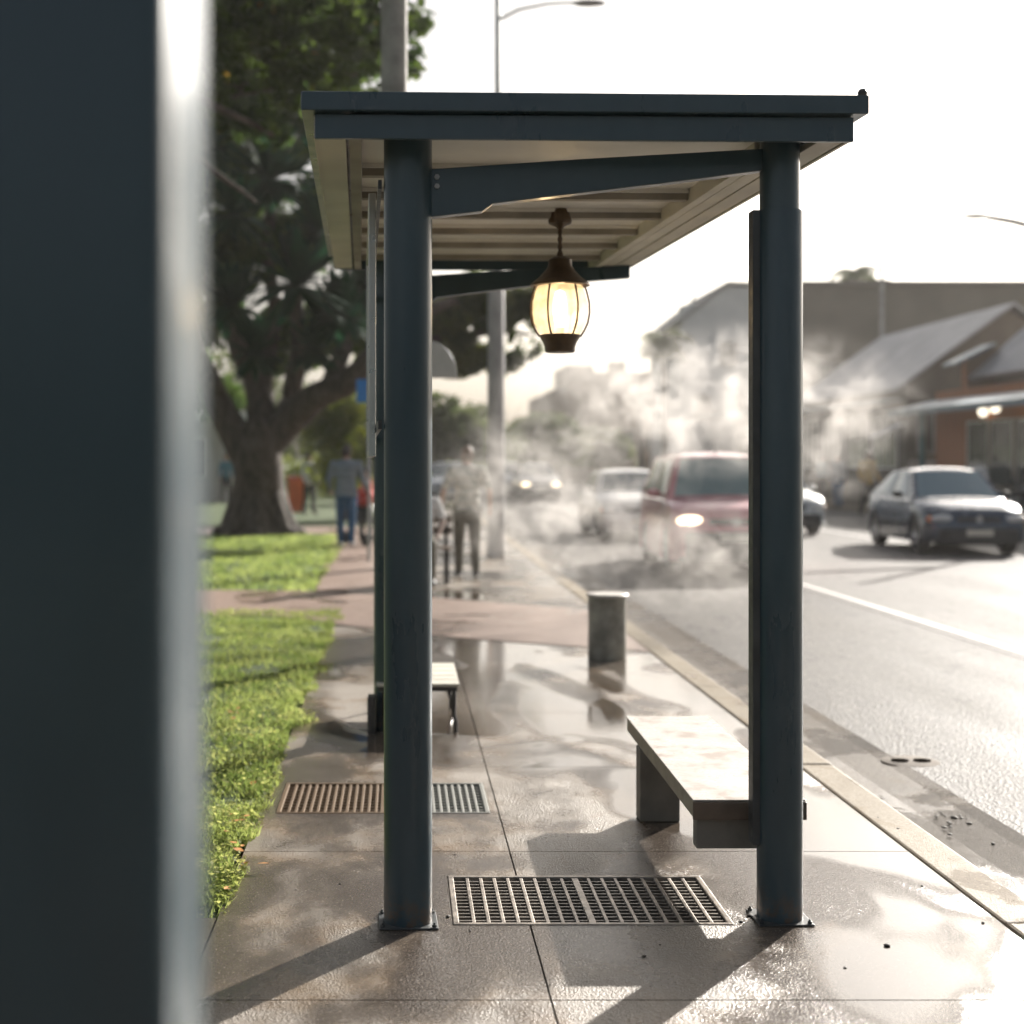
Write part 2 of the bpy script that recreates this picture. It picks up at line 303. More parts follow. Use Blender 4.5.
# ------------------------------------------------------------------ mesh builder
class MB:
    def __init__(s): s.v = []; s.f = []; s.mi = []; s.cur = 0
    def add(s, vs, fs, mat=None):
        o = len(s.v); s.v += [tuple(v) for v in vs]; s.f += [tuple(i + o for i in f) for f in fs]; s.mi += [s.cur if mat is None else mat] * len(fs); return s
    def box(s, x0, x1, y0, y1, z0, z1, mat=None):
        return s.add([(x0,y0,z0),(x1,y0,z0),(x1,y1,z0),(x0,y1,z0),(x0,y0,z1),(x1,y0,z1),(x1,y1,z1),(x0,y1,z1)],
                     [(0,3,2,1),(4,5,6,7),(0,1,5,4),(1,2,6,5),(2,3,7,6),(3,0,4,7)], mat)
    def quad(s, *p, mat=None): return s.add(p, [tuple(range(len(p)))], mat)
    def prism(s, poly, off, mat=None):      # poly: list of 3D pts, off: extrusion vector
        n = len(poly); off = Vector(off); a = [Vector(p) for p in poly]
        return s.add(a + [p + off for p in a], [tuple(reversed(range(n))), tuple(range(n, 2 * n))] + [(i, (i + 1) % n, n + (i + 1) % n, n + i) for i in range(n)], mat)
    def lathe(s, prof, c=(0, 0, 0), n=32, axis='Z', cap=True):   # prof: (r, h)
        vs = []; fs = []; m = len(prof)
        for (r, h) in prof:
            for k in range(n):
                a = 2 * PI * k / n; x, y = r * math.cos(a), r * math.sin(a)
                p = (x, y, h) if axis == 'Z' else ((h, x, y) if axis == 'X' else (x, h, y))
                vs.append((p[0] + c[0], p[1] + c[1], p[2] + c[2]))
        for i in range(m - 1):
            for k in range(n): fs.append((i * n + k, i * n + (k + 1) % n, (i + 1) * n + (k + 1) % n, (i + 1) * n + k))
        if cap: fs += [tuple(reversed(range(n))), tuple((m - 1) * n + k for k in range(n))]
        return s.add(vs, fs)
    def tube(s, pts, rad, n=12, cap=True, ell=1.0):
        pts = [Vector(p) for p in pts]; rad = rad if isinstance(rad, (list, tuple)) else [rad] * len(pts)
        vs = []; fs = []; up = Vector((0, 0, 1)); px = None
        for i, p in enumerate(pts):
            d = (pts[min(i + 1, len(pts) - 1)] - pts[max(i - 1, 0)]).normalized()
            if px is None:
                ref = up if abs(d.dot(up)) < .95 else Vector((0, 1, 0)); px = d.cross(ref).normalized()
            else: px = (px - d * px.dot(d)).normalized()
            py = d.cross(px)
            for k in range(n):
                a = 2 * PI * k / n; vs.append(p + px * math.cos(a) * rad[i] + py * math.sin(a) * rad[i] * ell)
        for i in range(len(pts) - 1):
            for k in range(n): fs.append((i * n + k, i * n + (k + 1) % n, (i + 1) * n + (k + 1) % n, (i + 1) * n + k))
        if cap: fs += [tuple(reversed(range(n))), tuple((len(pts) - 1) * n + k for k in range(n))]
        return s.add(vs, fs)
    def ell(s, c, r, nu=16, nv=10, rot=None):
        vs = []; fs = []; c = Vector(c)
        for j in range(nv + 1):
            t = PI * j / nv
            for k in range(nu):
                a = 2 * PI * k / nu; p = Vector((r[0] * math.sin(t) * math.cos(a), r[1] * math.sin(t) * math.sin(a), r[2] * math.cos(t)))
                if rot: p = rot @ p
                vs.append(c + p)
        for j in range(nv):
            for k in range(nu): fs.append((j * nu + k, (j + 1) * nu + k, (j + 1) * nu + (k + 1) % nu, j * nu + (k + 1) % nu))
        return s.add(vs, fs)
    def rot(s, M4): s.v = [tuple(M4 @ Vector(p)) for p in s.v]; return s
    def build(s, name, mats, parent=None, smooth=False, bevel=0, angle=35):
        me = bpy.data.meshes.new(name); me.from_pydata(s.v, [], s.f); me.update()
        mats = mats if isinstance(mats, (list, tuple)) else [mats]
        for m in mats: me.materials.append(m)
        if len(mats) > 1: me.polygons.foreach_set('material_index', s.mi)
        if len(s.v) < 60000:
            bm = bmesh.new(); bm.from_mesh(me); bmesh.ops.recalc_face_normals(bm, faces=bm.faces)
            if smooth:
                for e in bm.edges:
                    if len(e.link_faces) == 2 and e.calc_face_angle(0) > R(angle): e.smooth = False
                for f in bm.faces: f.smooth = True
            bm.to_mesh(me); bm.free()
        elif smooth: me.polygons.foreach_set('use_smooth', [True] * len(me.polygons))
        o = bpy.data.objects.new(name, me); COL.objects.link(o)
        if parent: o.parent = parent
        if bevel:
            md = o.modifiers.new('bevel', 'BEVEL'); md.width = bevel; md.segments = 2; md.limit_method = 'ANGLE'; md.angle_limit = R(40)
        return o
def tag(o, label=None, cat=None, group=None, kind=None):
    if label: o['label'] = label
    if cat: o['category'] = cat
    if group: o['group'] = group
    if kind: o['kind'] = kind
    return o
def thing(name, label, cat, loc=(0, 0, 0), rz=0, group=None, kind=None):
    o = bpy.data.objects.new(name, None); COL.objects.link(o); o.location = loc; o.rotation_euler = (0, 0, rz); o.empty_display_size = .1
    return tag(o, label, cat, group, kind)
def structure(o, label=None): return tag(o, label, None, None, 'structure')
def copy_tree(o, parent=None):
    c = o.copy(); COL.objects.link(c)
    if parent: c.parent = parent
    for ch in list(o.children): copy_tree(ch, c)
    return c
def box(x0, x1, y0, y1, z0, z1): return MB().box(x0, x1, y0, y1, z0, z1)

# ------------------------------------------------------------------ ground, road, paving
structure(MB().quad((-400, -40, -.20), (400, -40, -.20), (400, 600, -.20), (-400, 600, -.20)).build('ground', M['earth']))
structure(box(2.70, 5.1, -6, 200, -.19, -.130).build('road_shoulder', M['asphalt_rough']), 'coarse wet asphalt strip beside the gutter')
structure(box(5.1, 14.5, -6, 200, -.19, -.126).build('road', M['asphalt']), 'pale worn asphalt road')
structure(MB().quad((5.21, -4, -.121), (5.30, -4, -.121), (5.30, 130, -.121), (5.21, 130, -.121)).build('road_marking', M['lane_paint']), 'white edge line on the road')
structure(MB().quad((9.75, 25, -.121), (9.87, 25, -.121), (9.87, 130, -.121), (9.75, 130, -.121)).build('road_marking', M['lane_paint']), 'white centre line on the road')
# gutter with slight dish
g = MB(); xs = [2.13, 2.20, 2.42, 2.62, 2.70]; zs = [-.128, -.142, -.150, -.138, -.126]
for i in range(4): g.quad((xs[i], -6, zs[i]), (xs[i+1], -6, zs[i+1]), (xs[i+1], 160, zs[i+1]), (xs[i], 160, zs[i]))
structure(g.build('gutter', M['gutter']))
# kerb in stones
kb = MB(); y = -5.0
while y < 120:
    kb.box(1.957, 2.13, y + .004, y + 2.396, -.19, .004 + .002 * math.sin(y)); y += 2.4
structure(kb.build('kerb', M['kerbst'], bevel=.012))
structure(box(14.5, 14.68, -6, 180, -.19, .0).build('kerb', M['kerbst'], bevel=.012), 'far kerb across the road')
structure(box(14.68, 40, -6, 180, -.19, -.002).build('sidewalk', M['kerbst']), 'pale footpath across the road')

GR1 = (.170, 1.082, 4.585, 5.128); GR2 = (-.53, .385, 6.035, 6.60)
def rects(r, holes):
    out = [r]
    for h in holes:
        nxt = []
        for (a, b_, c_, d) in out:
            if h[0] >= b_ or h[1] <= a or h[2] >= d or h[3] <= c_: nxt.append((a, b_, c_, d)); continue
            x0, x1 = max(a, h[0]), min(b_, h[1]); y0, y1 = max(c_, h[2]), min(d, h[3])
            if c_ < y0: nxt.append((a, b_, c_, y0))
            if y1 < d: nxt.append((a, b_, y1, d))
            if a < x0: nxt.append((a, x0, y0, y1))
            if x1 < b_: nxt.append((x1, b_, y0, y1))
        out = nxt
    return out
pv = MB(); ys = [-4.0, -2.0, -.55, .95, 2.45, 3.95]
k = 5.45
while k < 100: ys.append(k); k += 1.5
for i in range(len(ys) - 1):
    y0, y1 = ys[i] + .003, ys[i + 1] - .003
    cols = [(-.6, .42), (.42, 1.95)]
    if ys[i + 1] <= 5.0: cols = [(-3.4, -1.9), (-1.9, -.6)] + cols
    for (a, c_) in cols:
        y1b = y1
        for (p, q, r_, s_) in rects((a + .003, c_ - .003, y0, y1b), [GR1, GR2]):
            pv.box(p, q, r_, s_, -.06, 0)
# the slab left of the joint that ends at the lawn edge
for (a, c_) in ((-3.4, -1.9), (-1.9, -.6)): pv.box(a + .003, c_ - .003, 3.953, 4.66, -.06, 0)
structure(pv.build('sidewalk', M['pave']), 'wet concrete slab pavement')
structure(MB().quad((-60, -6, -.062), (1.955, -6, -.062), (1.955, 120, -.062), (-60, 120, -.062)).build('soil_bed', M['soil']))
lw = MB()
def lawn_grid(x0, x1, y0, y1, st, amp):
    nx = max(1, int((x1 - x0) / st)); ny = max(1, int((y1 - y0) / st)); vs = []; fs = []
    for j in range(ny + 1):
        for i in range(nx + 1):
            x = x0 + (x1 - x0) * i / nx; y = y0 + (y1 - y0) * j / ny
            e = min(1, min(x1 - x, y - y0, y1 - y) / .12) if True else 1
            vs.append((x, y, -.035 + max(0, e) * (.03 + amp * noise.noise(Vector((x * 2.2, y * 2.2, 0))))))
    for j in range(ny):
        for i in range(nx): a = j * (nx + 1) + i; fs.append((a, a + 1, a + nx + 2, a + nx + 1))
    lw.add(vs, fs)
lawn_grid(-4.5, -.62, 4.69, 14.1, .06, .02)
lawn_grid(-7.5, -.97, 16.3, 28.5, .25, .02)
lw.quad((-60, 4.69, -.01), (-4.5, 4.69, -.01), (-4.5, 14.1, -.01), (-60, 14.1, -.01))
lw.quad((-60, 16.3, -.01), (-7.5, 16.3, -.01), (-7.5, 28.5, -.01), (-60, 28.5, -.01))
lw.quad((-60, 32, -.01), (.5, 32, -.01), (.5, 110, -.01), (-60, 110, -.01))
structure(lw.build('lawn', M['turf'], smooth=True))
# cross path, sweeping from the park across the pavement
ptf = [(-60, 16.5), (-4, 16.45), (-1.2, 16.3), (.2, 15.6), (1.0, 14.9), (1.95, 14.2)]
ptn = [(-60, 14.0), (-4, 14.0), (-1.2, 13.7), (-.4, 12.8), (.6, 11.9), (1.95, 11.1)]
pp = MB()
for i in range(5):
    a, b2 = ptn[i], ptn[i + 1]; c2, d2 = ptf[i + 1], ptf[i]
    pp.quad((*a, .005), (*b2, .005), (*c2, .005), (*d2, .005))
pp.quad((-.97, 16.35, .004), (-.1, 16.35, .004), (-.3, 28.6, .004), (-1.3, 28.6, .004))
pp.quad((-60, 28.5, .004), (.4, 28.5, .004), (.4, 32, .004), (-60, 32, .004))
structure(pp.build('path', M['pink']))

# grass blades (nobody could count them)
def blades(mb, x, y, z, h, wd, lean, a):
    dx, dy = math.cos(a), math.sin(a); lx, ly = math.cos(a + 1.3) * lean, math.sin(a + 1.3) * lean
    v = [(x - dx * wd, y - dy * wd, z), (x + dx * wd, y + dy * wd, z), (x + dx * wd * .7 + lx * .4, y + dy * wd * .7 + ly * .4, z + h * .6), (x - dx * wd * .7 + lx * .4, y - dy * wd * .7 + ly * .4, z + h * .6), (x + lx, y + ly, z + h)]
    mb.add(v, [(0, 1, 2, 3), (3, 2, 4)])
gs = MB(); gl = MB()
def gz(x, y): return -.01 + .02 * noise.noise(Vector((x * 2.2, y * 2.2, 0)))
cnt = 0
while cnt < 52000:
    y = 4.68 + (14.1 - 4.68) * random.random() ** 1.25; x = -.45 - random.random() ** 1.3 * (.45 + .28 * (y - 3.4))
    edge = -.585 + .13 * noise.noise(Vector((0, y * 2.5, 3))) + .03 * noise.noise(Vector((2, y * 9, 3)))
    if x > edge: continue
    d = noise.noise(Vector((x * 3.5, y * 3.5, 5)))
    if d < -.28 and random.random() < .85: continue
    h = (.022 + .034 * random.random()) * (1.0 + .9 * max(0, d)); cnt += 1
    blades(gs, x, y, gz(x, y) - .012, h, .0028 + .0016 * (y - 4) / 4, h * random.uniform(.2, .9), random.random() * 6.28)
for i in range(26000):      # small ground-cover leaflets standing over the blades
    y = 4.68 + 9.4 * random.random() ** 1.25; x = -.45 - random.random() ** 1.3 * (.45 + .28 * (y - 3.4))
    edge = -.57 + .13 * noise.noise(Vector((0, y * 2.5, 3))) + .03 * noise.noise(Vector((2, y * 9, 3)))
    d = noise.noise(Vector((x * 3.5, y * 3.5, 5)))
    if x > edge or (d < -.2 and random.random() < .8): continue
    z = gz(x, y) + random.uniform(.01, .055) * (1 + .9 * max(0, d)); s_ = random.uniform(.006, .013)
    a = random.random() * 6.28; t = random.uniform(-.7, .7); ux, uy = math.cos(a) * s_, math.sin(a) * s_
    gl.quad((x - ux, y - uy, z), (x + uy * .5, y - ux * .5, z + t * s_), (x + ux, y + uy, z + s_ * .4), (x - uy * .5, y + ux * .5, z - t * s_))
for i in range(30000):
    y = 16.3 + 12.2 * random.random(); x = -.97 - 6 * random.random()
    if noise.noise(Vector((x * 1.5, y * 1.5, 9))) < -.35: continue
    h = random.uniform(.04, .09); blades(gs, x, y, -.02, h, .011, h * .6, random.random() * 6.28)
tag(gs.build('grass', M['grass']), 'short green grass blades covering the lawns left of the pavement', 'grass', kind='stuff')
tag(gl.build('ground_cover', M['groundleaf']), 'tiny bright leaflets of ground cover along the pavement edge', 'ground cover', kind='stuff')

# fallen leaves and debris
def leaf_obj(loc, s_, rz, mat, name, label, group):
    m = MB(); pts = []
    for i in range(7):
        t = i / 6; wdt = math.sin(PI * t) * .32; pts.append((t, wdt))
    vs = [(t - .5, wv_, .12 * abs(wv_) + .1 * (t - .5) ** 2) for t, wv_ in pts] + [(t - .5, -wv_, .12 * abs(wv_) + .1 * (t - .5) ** 2) for t, wv_ in pts] + [(t - .5, 0, 0) for t, _ in pts]
    fs = []
    for i in range(6): fs += [(14 + i, 15 + i, i + 1, i), (14 + i + 1, 14 + i, 7 + i, 8 + i)]
    m.add([(a * s_, b2 * s_, c2 * s_) for a, b2, c2 in vs], fs); o = m.build(name, mat, smooth=True)
    o.location = loc; o.rotation_euler = (random.uniform(-.2, .2), random.uniform(-.2, .2), rz); return tag(o, label, 'fallen leaf', group)
leaf_obj(gnd(238, 828) + Vector((0, 0, .03)), .07, .3, M['fallen'], 'fallen_leaf', 'large orange fallen leaf on the grass edge nearest the drain grate', None)
leaf_obj(gnd(233, 819) + Vector((0, 0, .02)), .06, 2.1, M['fallen'], 'fallen_leaf', 'brown curled leaf just behind the large orange leaf', None)
for i in range(16):
    leaf_obj(gnd(random.uniform(226, 262), random.uniform(690, 910)) + Vector((random.uniform(-.02, .02), 0, .03)), random.uniform(.025, .05), random.random() * 6, M['fallen'], 'fallen_leaf', 'small orange-brown leaf lying in the grass border', 'small leaves in the grass border')
def pebble(loc, s_):
    m = MB(); m.ell((0, 0, .3 * s_), (s_, s_ * .7, s_ * .35), 8, 5); m.v = [(x + .15 * s_ * noise.noise(Vector((x * 90, y * 90, z * 90 + loc[0]))), y, z) for x, y, z in m.v]
    o = m.build('debris_crumb', M['debris'], smooth=True); o.location = loc; o.rotation_euler = (0, 0, random.random() * 6)
    return tag(o, 'dark crumb of dirt lying on the wet pavement', 'debris', 'dark crumbs scattered over the pavement')
for (px, py, s_) in ((644, 957, .009), (660, 945, .004), (887, 946, .012), (845, 968, .006), (750, 916, .012), (741, 922, .008), (448, 917, .010), (470, 931, .006), (457, 938, .004), (550, 985, .004), (455, 855, .005), (502, 832, .004), (430, 845, .005), (922, 886, .006), (983, 923, .007), (898, 829, .008), (878, 818, .006), (560, 1000, .004), (520, 905, .003), (340, 884, .006), (296, 890, .004)):
    pebble(gnd(px, py), s_)
for i in range(26):
    pebble(gnd(930 + random.gauss(0, 45), 820 + random.gauss(0, 12), -.14), random.uniform(.004, .012)) if i < 0 else None
for i in range(22):
    px = random.uniform(930, 1010); pebble(gnd(px, 812 + (px - 930) * .30 + random.gauss(0, 8), -.143), random.uniform(.005, .014))

# ------------------------------------------------------------------ drain grates
def grate(r, label, mat, nb, nc, mat2=None):
    x0, x1, y0, y1 = r; t = thing('drain_grate', label, 'drain grate', ((x0 + x1) / 2, (y0 + y1) / 2, 0))
    ox, oy = (x0 + x1) / 2, (y0 + y1) / 2; W, D = (x1 - x0) / 2, (y1 - y0) / 2
    f = MB(); e = .022
    f.box(-W + .002, W - .002, -D + .002, -D + e, -.05, .003).box(-W + .002, W - .002, D - e, D - .002, -.05, .003).box(-W + .002, -W + e, -D + e, D - e, -.05, .003).box(W - e, W - .002, -D + e, D - e, -.05, .003)
    f.build('grate_frame', mat, t, bevel=.003)
    bb = MB(); iw, idp = W - e, D - e
    for i in range(nb):
        x = -iw + 2 * iw * (i + 1) / (nb + 1); ww = .0062 if (i + 1) % ((nb + 1) // 2) else .012; bb.box(x - ww, x + ww, -idp, idp, -.035, .0)
    bb.build('bearing_bars', mat, t, bevel=.002)
    cb = MB()
    for j in range(nc):
        y = -idp + 2 * idp * (j + 1) / (nc + 1); cb.box(-iw, iw, y - .0045, y + .0045, -.03, -.003)
    cb.build('cross_bars', mat2 or mat, t)
    structure(MB().box(x0, x1, y0, y1, -.5, -.061).build('drain_pit_shade', M['pit_shade']))  # closed block under the bars; the pit's shade is put into its colour
    return t
GRBASE = None
M['cast_dark'] = simple('dark_cross_bar', (.13, .11, .09), .45, .4, .3, 14)
grate(GR1, 'near steel drain grate with pale bars between the two front posts', M['cast'], 17, 13, M['cast_dark'])
grate(GR2, 'rusty brown drain grate behind the left front post', M['cast_rust'], 27, 9, M['cast_rust'])
# gutter drain cover; raised near-black discs stand for the shade in its slots
dc = gnd(911, 763, -.14); t = thing('gutter_drain', 'small pale oval drain cover in the gutter, two black discs standing for its shaded slots', 'drain cover', dc)
m = MB().lathe([(.0, -.01), (.15, -.01), (.155, .008), (.145, .012), (.0, .012)], n=40, cap=False); m.build('cover', M['cover'], t, True)
for sx in (-.06, .06):
    m = MB().lathe([(.0, .0), (.046, .0), (.046, .018), (.0, .018)], n=24, cap=False); m.v = [(x, y * .8, z) for x, y, z in m.v]; o = m.build('slot_shade_disc', M['pit_shade'], t); o.location = (sx, 0, 0)

# ------------------------------------------------------------------ bus shelter
P0 = Vector((.026, 4.62, 0)); SH_A = math.atan(40 / F)
sh = thing('bus_shelter', 'blue-grey steel bus shelter with flat roof on round posts over the wet pavement', 'bus shelter', P0, SH_A)
SP = 1.217      # spacing of the two front posts
def ramp(v): return .026 * (v + .2)      # the roof rises gently to the rear
# front left post
m = MB().lathe([(.0785, .006), (.0785, 2.56)], n=48); m.build('post', M['steel'], sh, True)
# rear left post
o = MB().lathe([(.0785, .006), (.0785, 2.60)], n=48).build('post', M['steel'], sh, True); o.location = (0.0, 3.30, 0)
# front right post: inner tube with sleeve
o = MB().lathe([(.064, .006), (.064, 2.56)], n=48).build('post', M['steel'], sh, True); o.location = (SP, 0, 0)
pr = o
MB().lathe([(.064, 2.312), (.0725, 2.312), (.0735, 2.305), (.0735, .006)], n=48, cap=False).build('sleeve', M['steel'], pr, True)
MB().box(-.094, -.066, -.02, .035, .245, 2.315).build('cover_strip', M['steel_dark'], pr, bevel=.003)
for (x, y, s_) in ((0, 0, .095), (SP, 0, .09), (0, 3.3, .095)):
    p = MB().box(x - s_, x + s_, y - .085, y + .085, .001, .006); o = p.build('base_plate', M['steel_dark'], sh, bevel=.002)
    for (bx, by) in ((-s_ + .012, -.07), (s_ - .012, -.07), (-s_ + .012, .07), (s_ - .012, .07)):
        MB().lathe([(.008, .006), (.008, .013), (.004, .014), (.004, .019), (.0, .02)], (x + bx, y + by, 0), 6).build('anchor_bolt', M['steel_dark'], o)
# roof
FV = -.22; RV = 3.55; RL = -.295; RR = 1.385
def sheet(u0, u1, v0, v1, z0, z1): # slab following the slope
    m = MB(); m.add([(u0,v0,z0+ramp(v0)),(u1,v0,z0+ramp(v0)),(u1,v1,z0+ramp(v1)),(u0,v1,z0+ramp(v1)),(u0,v0,z1+ramp(v0)),(u1,v0,z1+ramp(v0)),(u1,v1,z1+ramp(v1)),(u0,v1,z1+ramp(v1))],
          [(0,3,2,1),(4,5,6,7),(0,1,5,4),(1,2,6,5),(2,3,7,6),(3,0,4,7)]); return m
sheet(RL - .042, RR + .036, FV - .035, RV + .03, 2.574, 2.632).build('roof', M['steel'], sh, bevel=.003)
sheet(RL, RR, FV, FV + .02, 2.494, 2.570).build('fascia', M['steel'], sh, bevel=.002)
o = MB().lathe([(.013, 2.630), (.016, 2.642), (.010, 2.652), (0, 2.654)], (RR + .02, FV - .02, 0), 12).build('roof_bolt', M['steel_dark'], sh, True)
sheet(RL, RR, RV - .02, RV, 2.494, 2.570).build('fascia', M['steel'], sh, bevel=.002)
# left soffit board and its trim
sheet(RL, RL + .095, FV + .021, RV - .021, 2.500, 2.520).build('soffit_board', M['soffit'], sh, bevel=.002)
sheet(RL - .004, RL + .003, FV + .021, RV - .021, 2.497, 2.571).build('eave_trim', M['soffit'], sh)
sheet(RL + .105, RL + .145, FV + .021, RV - .021, 2.496, 2.569).build('side_beam', M['batten'], sh, bevel=.002)
# right-hand beams stepping up to the eave
sheet(RR - .10, RR - .02, FV + .021, RV - .021, 2.500, 2.520).build('soffit_board', M['soffit'], sh, bevel=.002)
sheet(RR - .012, RR, FV + .021, RV - .021, 2.499, 2.571).build('eave_trim', M['soffit'], sh)
sheet(RR - .175, RR - .115, .075, RV - .021, 2.496, 2.568).build('side_beam', M['soffit'], sh, bevel=.002)
sheet(RR - .23, RR - .190, .075, RV - .021, 2.488, 2.567).build('side_beam', M['soffit'], sh, bevel=.002)
# ceiling sheets between the battens
sheet(RL + .146, RR - .231, FV + .022, RV - .022, 2.548, 2.566).build('ceiling_panel', M['ceiling'], sh)
v = .50
for i in range(6):
    sheet(RL + .147, RR - .232, v, v + .05, 2.505, 2.5475).build('ceiling_batten', M['batten'], sh, bevel=.002); 
    sheet(RL + .147, RR - .232, v - .012, v - .001, 2.532, 2.5475).build('ceiling_lip', M['ceiling'], sh)
    v += .52
# cantilever arms
def arm(v, zoff, u0, u1, taper):
    a = [(u0, v, 2.286 + zoff), (u0 + .17, v, 2.306 + zoff), (u0 + .205, v, 2.331 + zoff), (u0 + .5, v, 2.368 + zoff), (u0 + .8, v, 2.405 + zoff), (u1, v, 2.444 + zoff), (u1, v, 2.515 + zoff), (u0 + .5, v, 2.478 + zoff), (u0, v, 2.442 + zoff)]
    m = MB().prism(a, (0, .05, 0)); return m
o = arm(-.02, 0, .070, SP - .060, 0).build('roof_arm', M['steel'], sh, bevel=.004)
for (u, z) in ((.093, 2.385), (.093, 2.415)):
    MB().lathe([(.009, -.031), (.009, -.021), (.0, -.021)], (u, 0, z), 6, 'Y', True).build('bolt', M['galv'], o)
arm(3.30, .075, .070, RR - .03, 0).build('roof_arm', M['steel'], sh, bevel=.004)
# information panel hung edge-on on the outer face of the left posts
pn = MB(); U0, U1 = -.125, -.098
pn.box(U0, U1, .55, .575, 1.512, 2.47).box(U0, U1, 2.30, 2.325, 1.512, 2.47).box(U0, U1, .575, 2.30, 1.512, 1.537).box(U0, U1, .575, 2.30, 2.445, 2.47)
o = pn.build('panel_frame', M['alu'], sh, bevel=.003)
MB().box(-.114, -.109, .575, 2.30, 1.537, 2.445).build('panel_glass', M['white'], o)
rl = MB()
for z in (1.60, 2.38): rl.box(-.097, -.085, .0, 3.30, z, z + .03)
rl.build('mounting_rail', M['steel_dark'], sh)
# ------------------------------------------------------------------ lantern
LY = 6.2; lx = (560 - VX) / F * LY
zt = at(0, 219, LY).z
lt = thing('hanging_lantern', 'lit bronze lantern with curved glass hanging under the shelter roof', 'lantern', (lx, LY, 0))
kx = LY / F
def zz(py): return CH + (HY - py) * kx
zc = 2.545 + .026 * (LY - P0.y + .2)
MB().lathe([(0.0, zc), (.040, zc), (.052, zz(221)), (.048, zz(224)), (.018, zz(227)), (.012, zz(229)), (0, zz(229))], n=28, cap=False).build('ceiling_rose', M['bronze'], lt, True)
MB().lathe([(.0, zz(228)), (.009, zz(229)), (.011, zz(232)), (.007, zz(236)), (.012, zz(239)), (.007, zz(243)), (.012, zz(247)), (.008, zz(250)), (.014, zz(254)), (.012, zz(258)), (.0, zz(259))], n=16, cap=False).build('hanging_stem', M['bronze'], lt, True)
MB().lathe([(.0, zz(256)), (.030, zz(257)), (.050, zz(260)), (.052, zz(266)), (.062, zz(270)), (.090, zz(277)), (.128, zz(284)), (.130, zz(286)), (.112, zz(286.5)), (.0, zz(284))], n=40, cap=False).build('lantern_roof', M['bronze'], lt, True)
MB().lathe([(.098, zz(286)), (.107, zz(292)), (.118, zz(302)), (.120, zz(312)), (.112, zz(322)), (.096, zz(331)), (.080, zz(336))], n=40, cap=False).build('glass_bowl', M['lglass'], lt, True)
MB().lathe([(0, zz(335)), (.088, zz(335)), (.086, zz(338)), (.074, zz(342)), (.066, zz(347)), (.066, zz(351)), (.060, zz(352.5)), (0, zz(352.5))], n=36, cap=False).build('lantern_base', M['bronze'], lt, True)
for i in range(6):
    a = PI * 2 * i / 6 + .0; pts = []
    for (r_, py) in ((.108, 286), (.118, 293), (.128, 303), (.129, 313), (.121, 323), (.105, 331), (.088, 337)): pts.append((r_ * math.cos(a), r_ * math.sin(a), zz(py)))
    MB().tube(pts, .0045, 8).build('cage_rib', M['bronze'], lt, True)
MB().lathe([(0, zz(290)), (.018, zz(292)), (.028, zz(300)), (.030, zz(312)), (.022, zz(324)), (.014, zz(328)), (0, zz(328))], n=20, cap=False).build('bulb', M['bulb'], lt, True)
MB().lathe([(0, zz(327)), (.018, zz(327)), (.018, zz(334.5)), (0, zz(334.5))], n=16, cap=False).build('bulb_socket', M['bronze'], lt, True)

# ------------------------------------------------------------------ concrete bench by the right post
bt = thing('pavement_bench', 'low bench with pale top and brown edge beside the right front post', 'bench', (0, 0, 0))
hs = .362
n1 = at(693, 801, F * (CH - hs) / (801 - HY)); Yn = n1.y; Yf = F * (CH - hs) / (717 - HY)
xl_n = (693 - VX) / F * Yn; xr_n = (806 - VX) / F * Yn; xl_f = (626 - VX) / F * Yf; xr_f = xl_f + (xr_n - xl_n) * .97
top = MB().prism([(xl_n, Yn, hs - .002), (xr_n, Yn, hs - .002), (xr_f, Yf, hs - .002), (xl_f, Yf, hs - .002)], (0, 0, .006)); top.build('seat_top', M['seat_stone'], bt, bevel=.002)
th = .060
MB().prism([(xl_n + .004, Yn + .004, hs - th), (xr_n - .004, Yn + .004, hs - th), (xr_f - .004, Yf - .004, hs - th), (xl_f + .004, Yf - .004, hs - th)], (0, 0, th - .0025)).build('seat_core', M['bench_side'], bt, bevel=.002)
MB().box(xl_n - .001, xr_n + .001, Yn - .008, Yn + .003, hs - th - .002, hs - .003).build('end_cap', M['bench_edge'], bt, bevel=.002)
pz = CH - (848 - HY) / F * (Yn + .04)
MB().box(xl_n + .018, xl_n + .30, Yn + .03, Yn + .09, pz, hs - th - .001).build('support_bracket', M['concrete'], bt, bevel=.004)
yl = F * CH / (822 - HY); MB().box((640 - VX) / F * yl, (680 - VX) / F * yl, yl, yl + .10, .001, hs - th - .001).build('leg', M['concrete'], bt, bevel=.004)
MB().box(xl_n + .24, xl_n + .30, Yn + .091, Yn + .45, pz + .03, hs - th - .001).build('bearer', M['concrete'], bt, bevel=.003)

# ------------------------------------------------------------------ slatted seat behind the left posts
st = thing('slatted_seat', 'small low slatted seat with black metal legs beside the rear left post', 'seat')
zf = .272
for i in range(5):
    y0 = 7.80 + i * .165; MB().box(-.13, .325, y0, y0 + .15, zf - .016, zf).build('slat', M['soffit'], st, bevel=.003)
fr = MB().box(-.12, .315, 7.83, 7.85, zf - .045, zf - .017).box(-.12, .315, 8.56, 8.58, zf - .045, zf - .017).box(-.12, -.10, 7.85, 8.56, zf - .045, zf - .017).box(.295, .315, 7.85, 8.56, zf - .045, zf - .017)
fr.build('seat_frame', M['black'], st)
for (x, y) in ((.298, 7.84), (.298, 8.57), (-.09, 8.57), (-.09, 7.84)):
    MB().tube([(x, y, zf - .045), (x, y, .09), (x + .01, y, .06), (x + .01, y, .001)], .0125, 8).build('leg', M['black'], st)
MB().box(-.178, -.135, 7.75, 7.88, .0015, .205).build('footing_box', M['black'], st, bevel=.004)

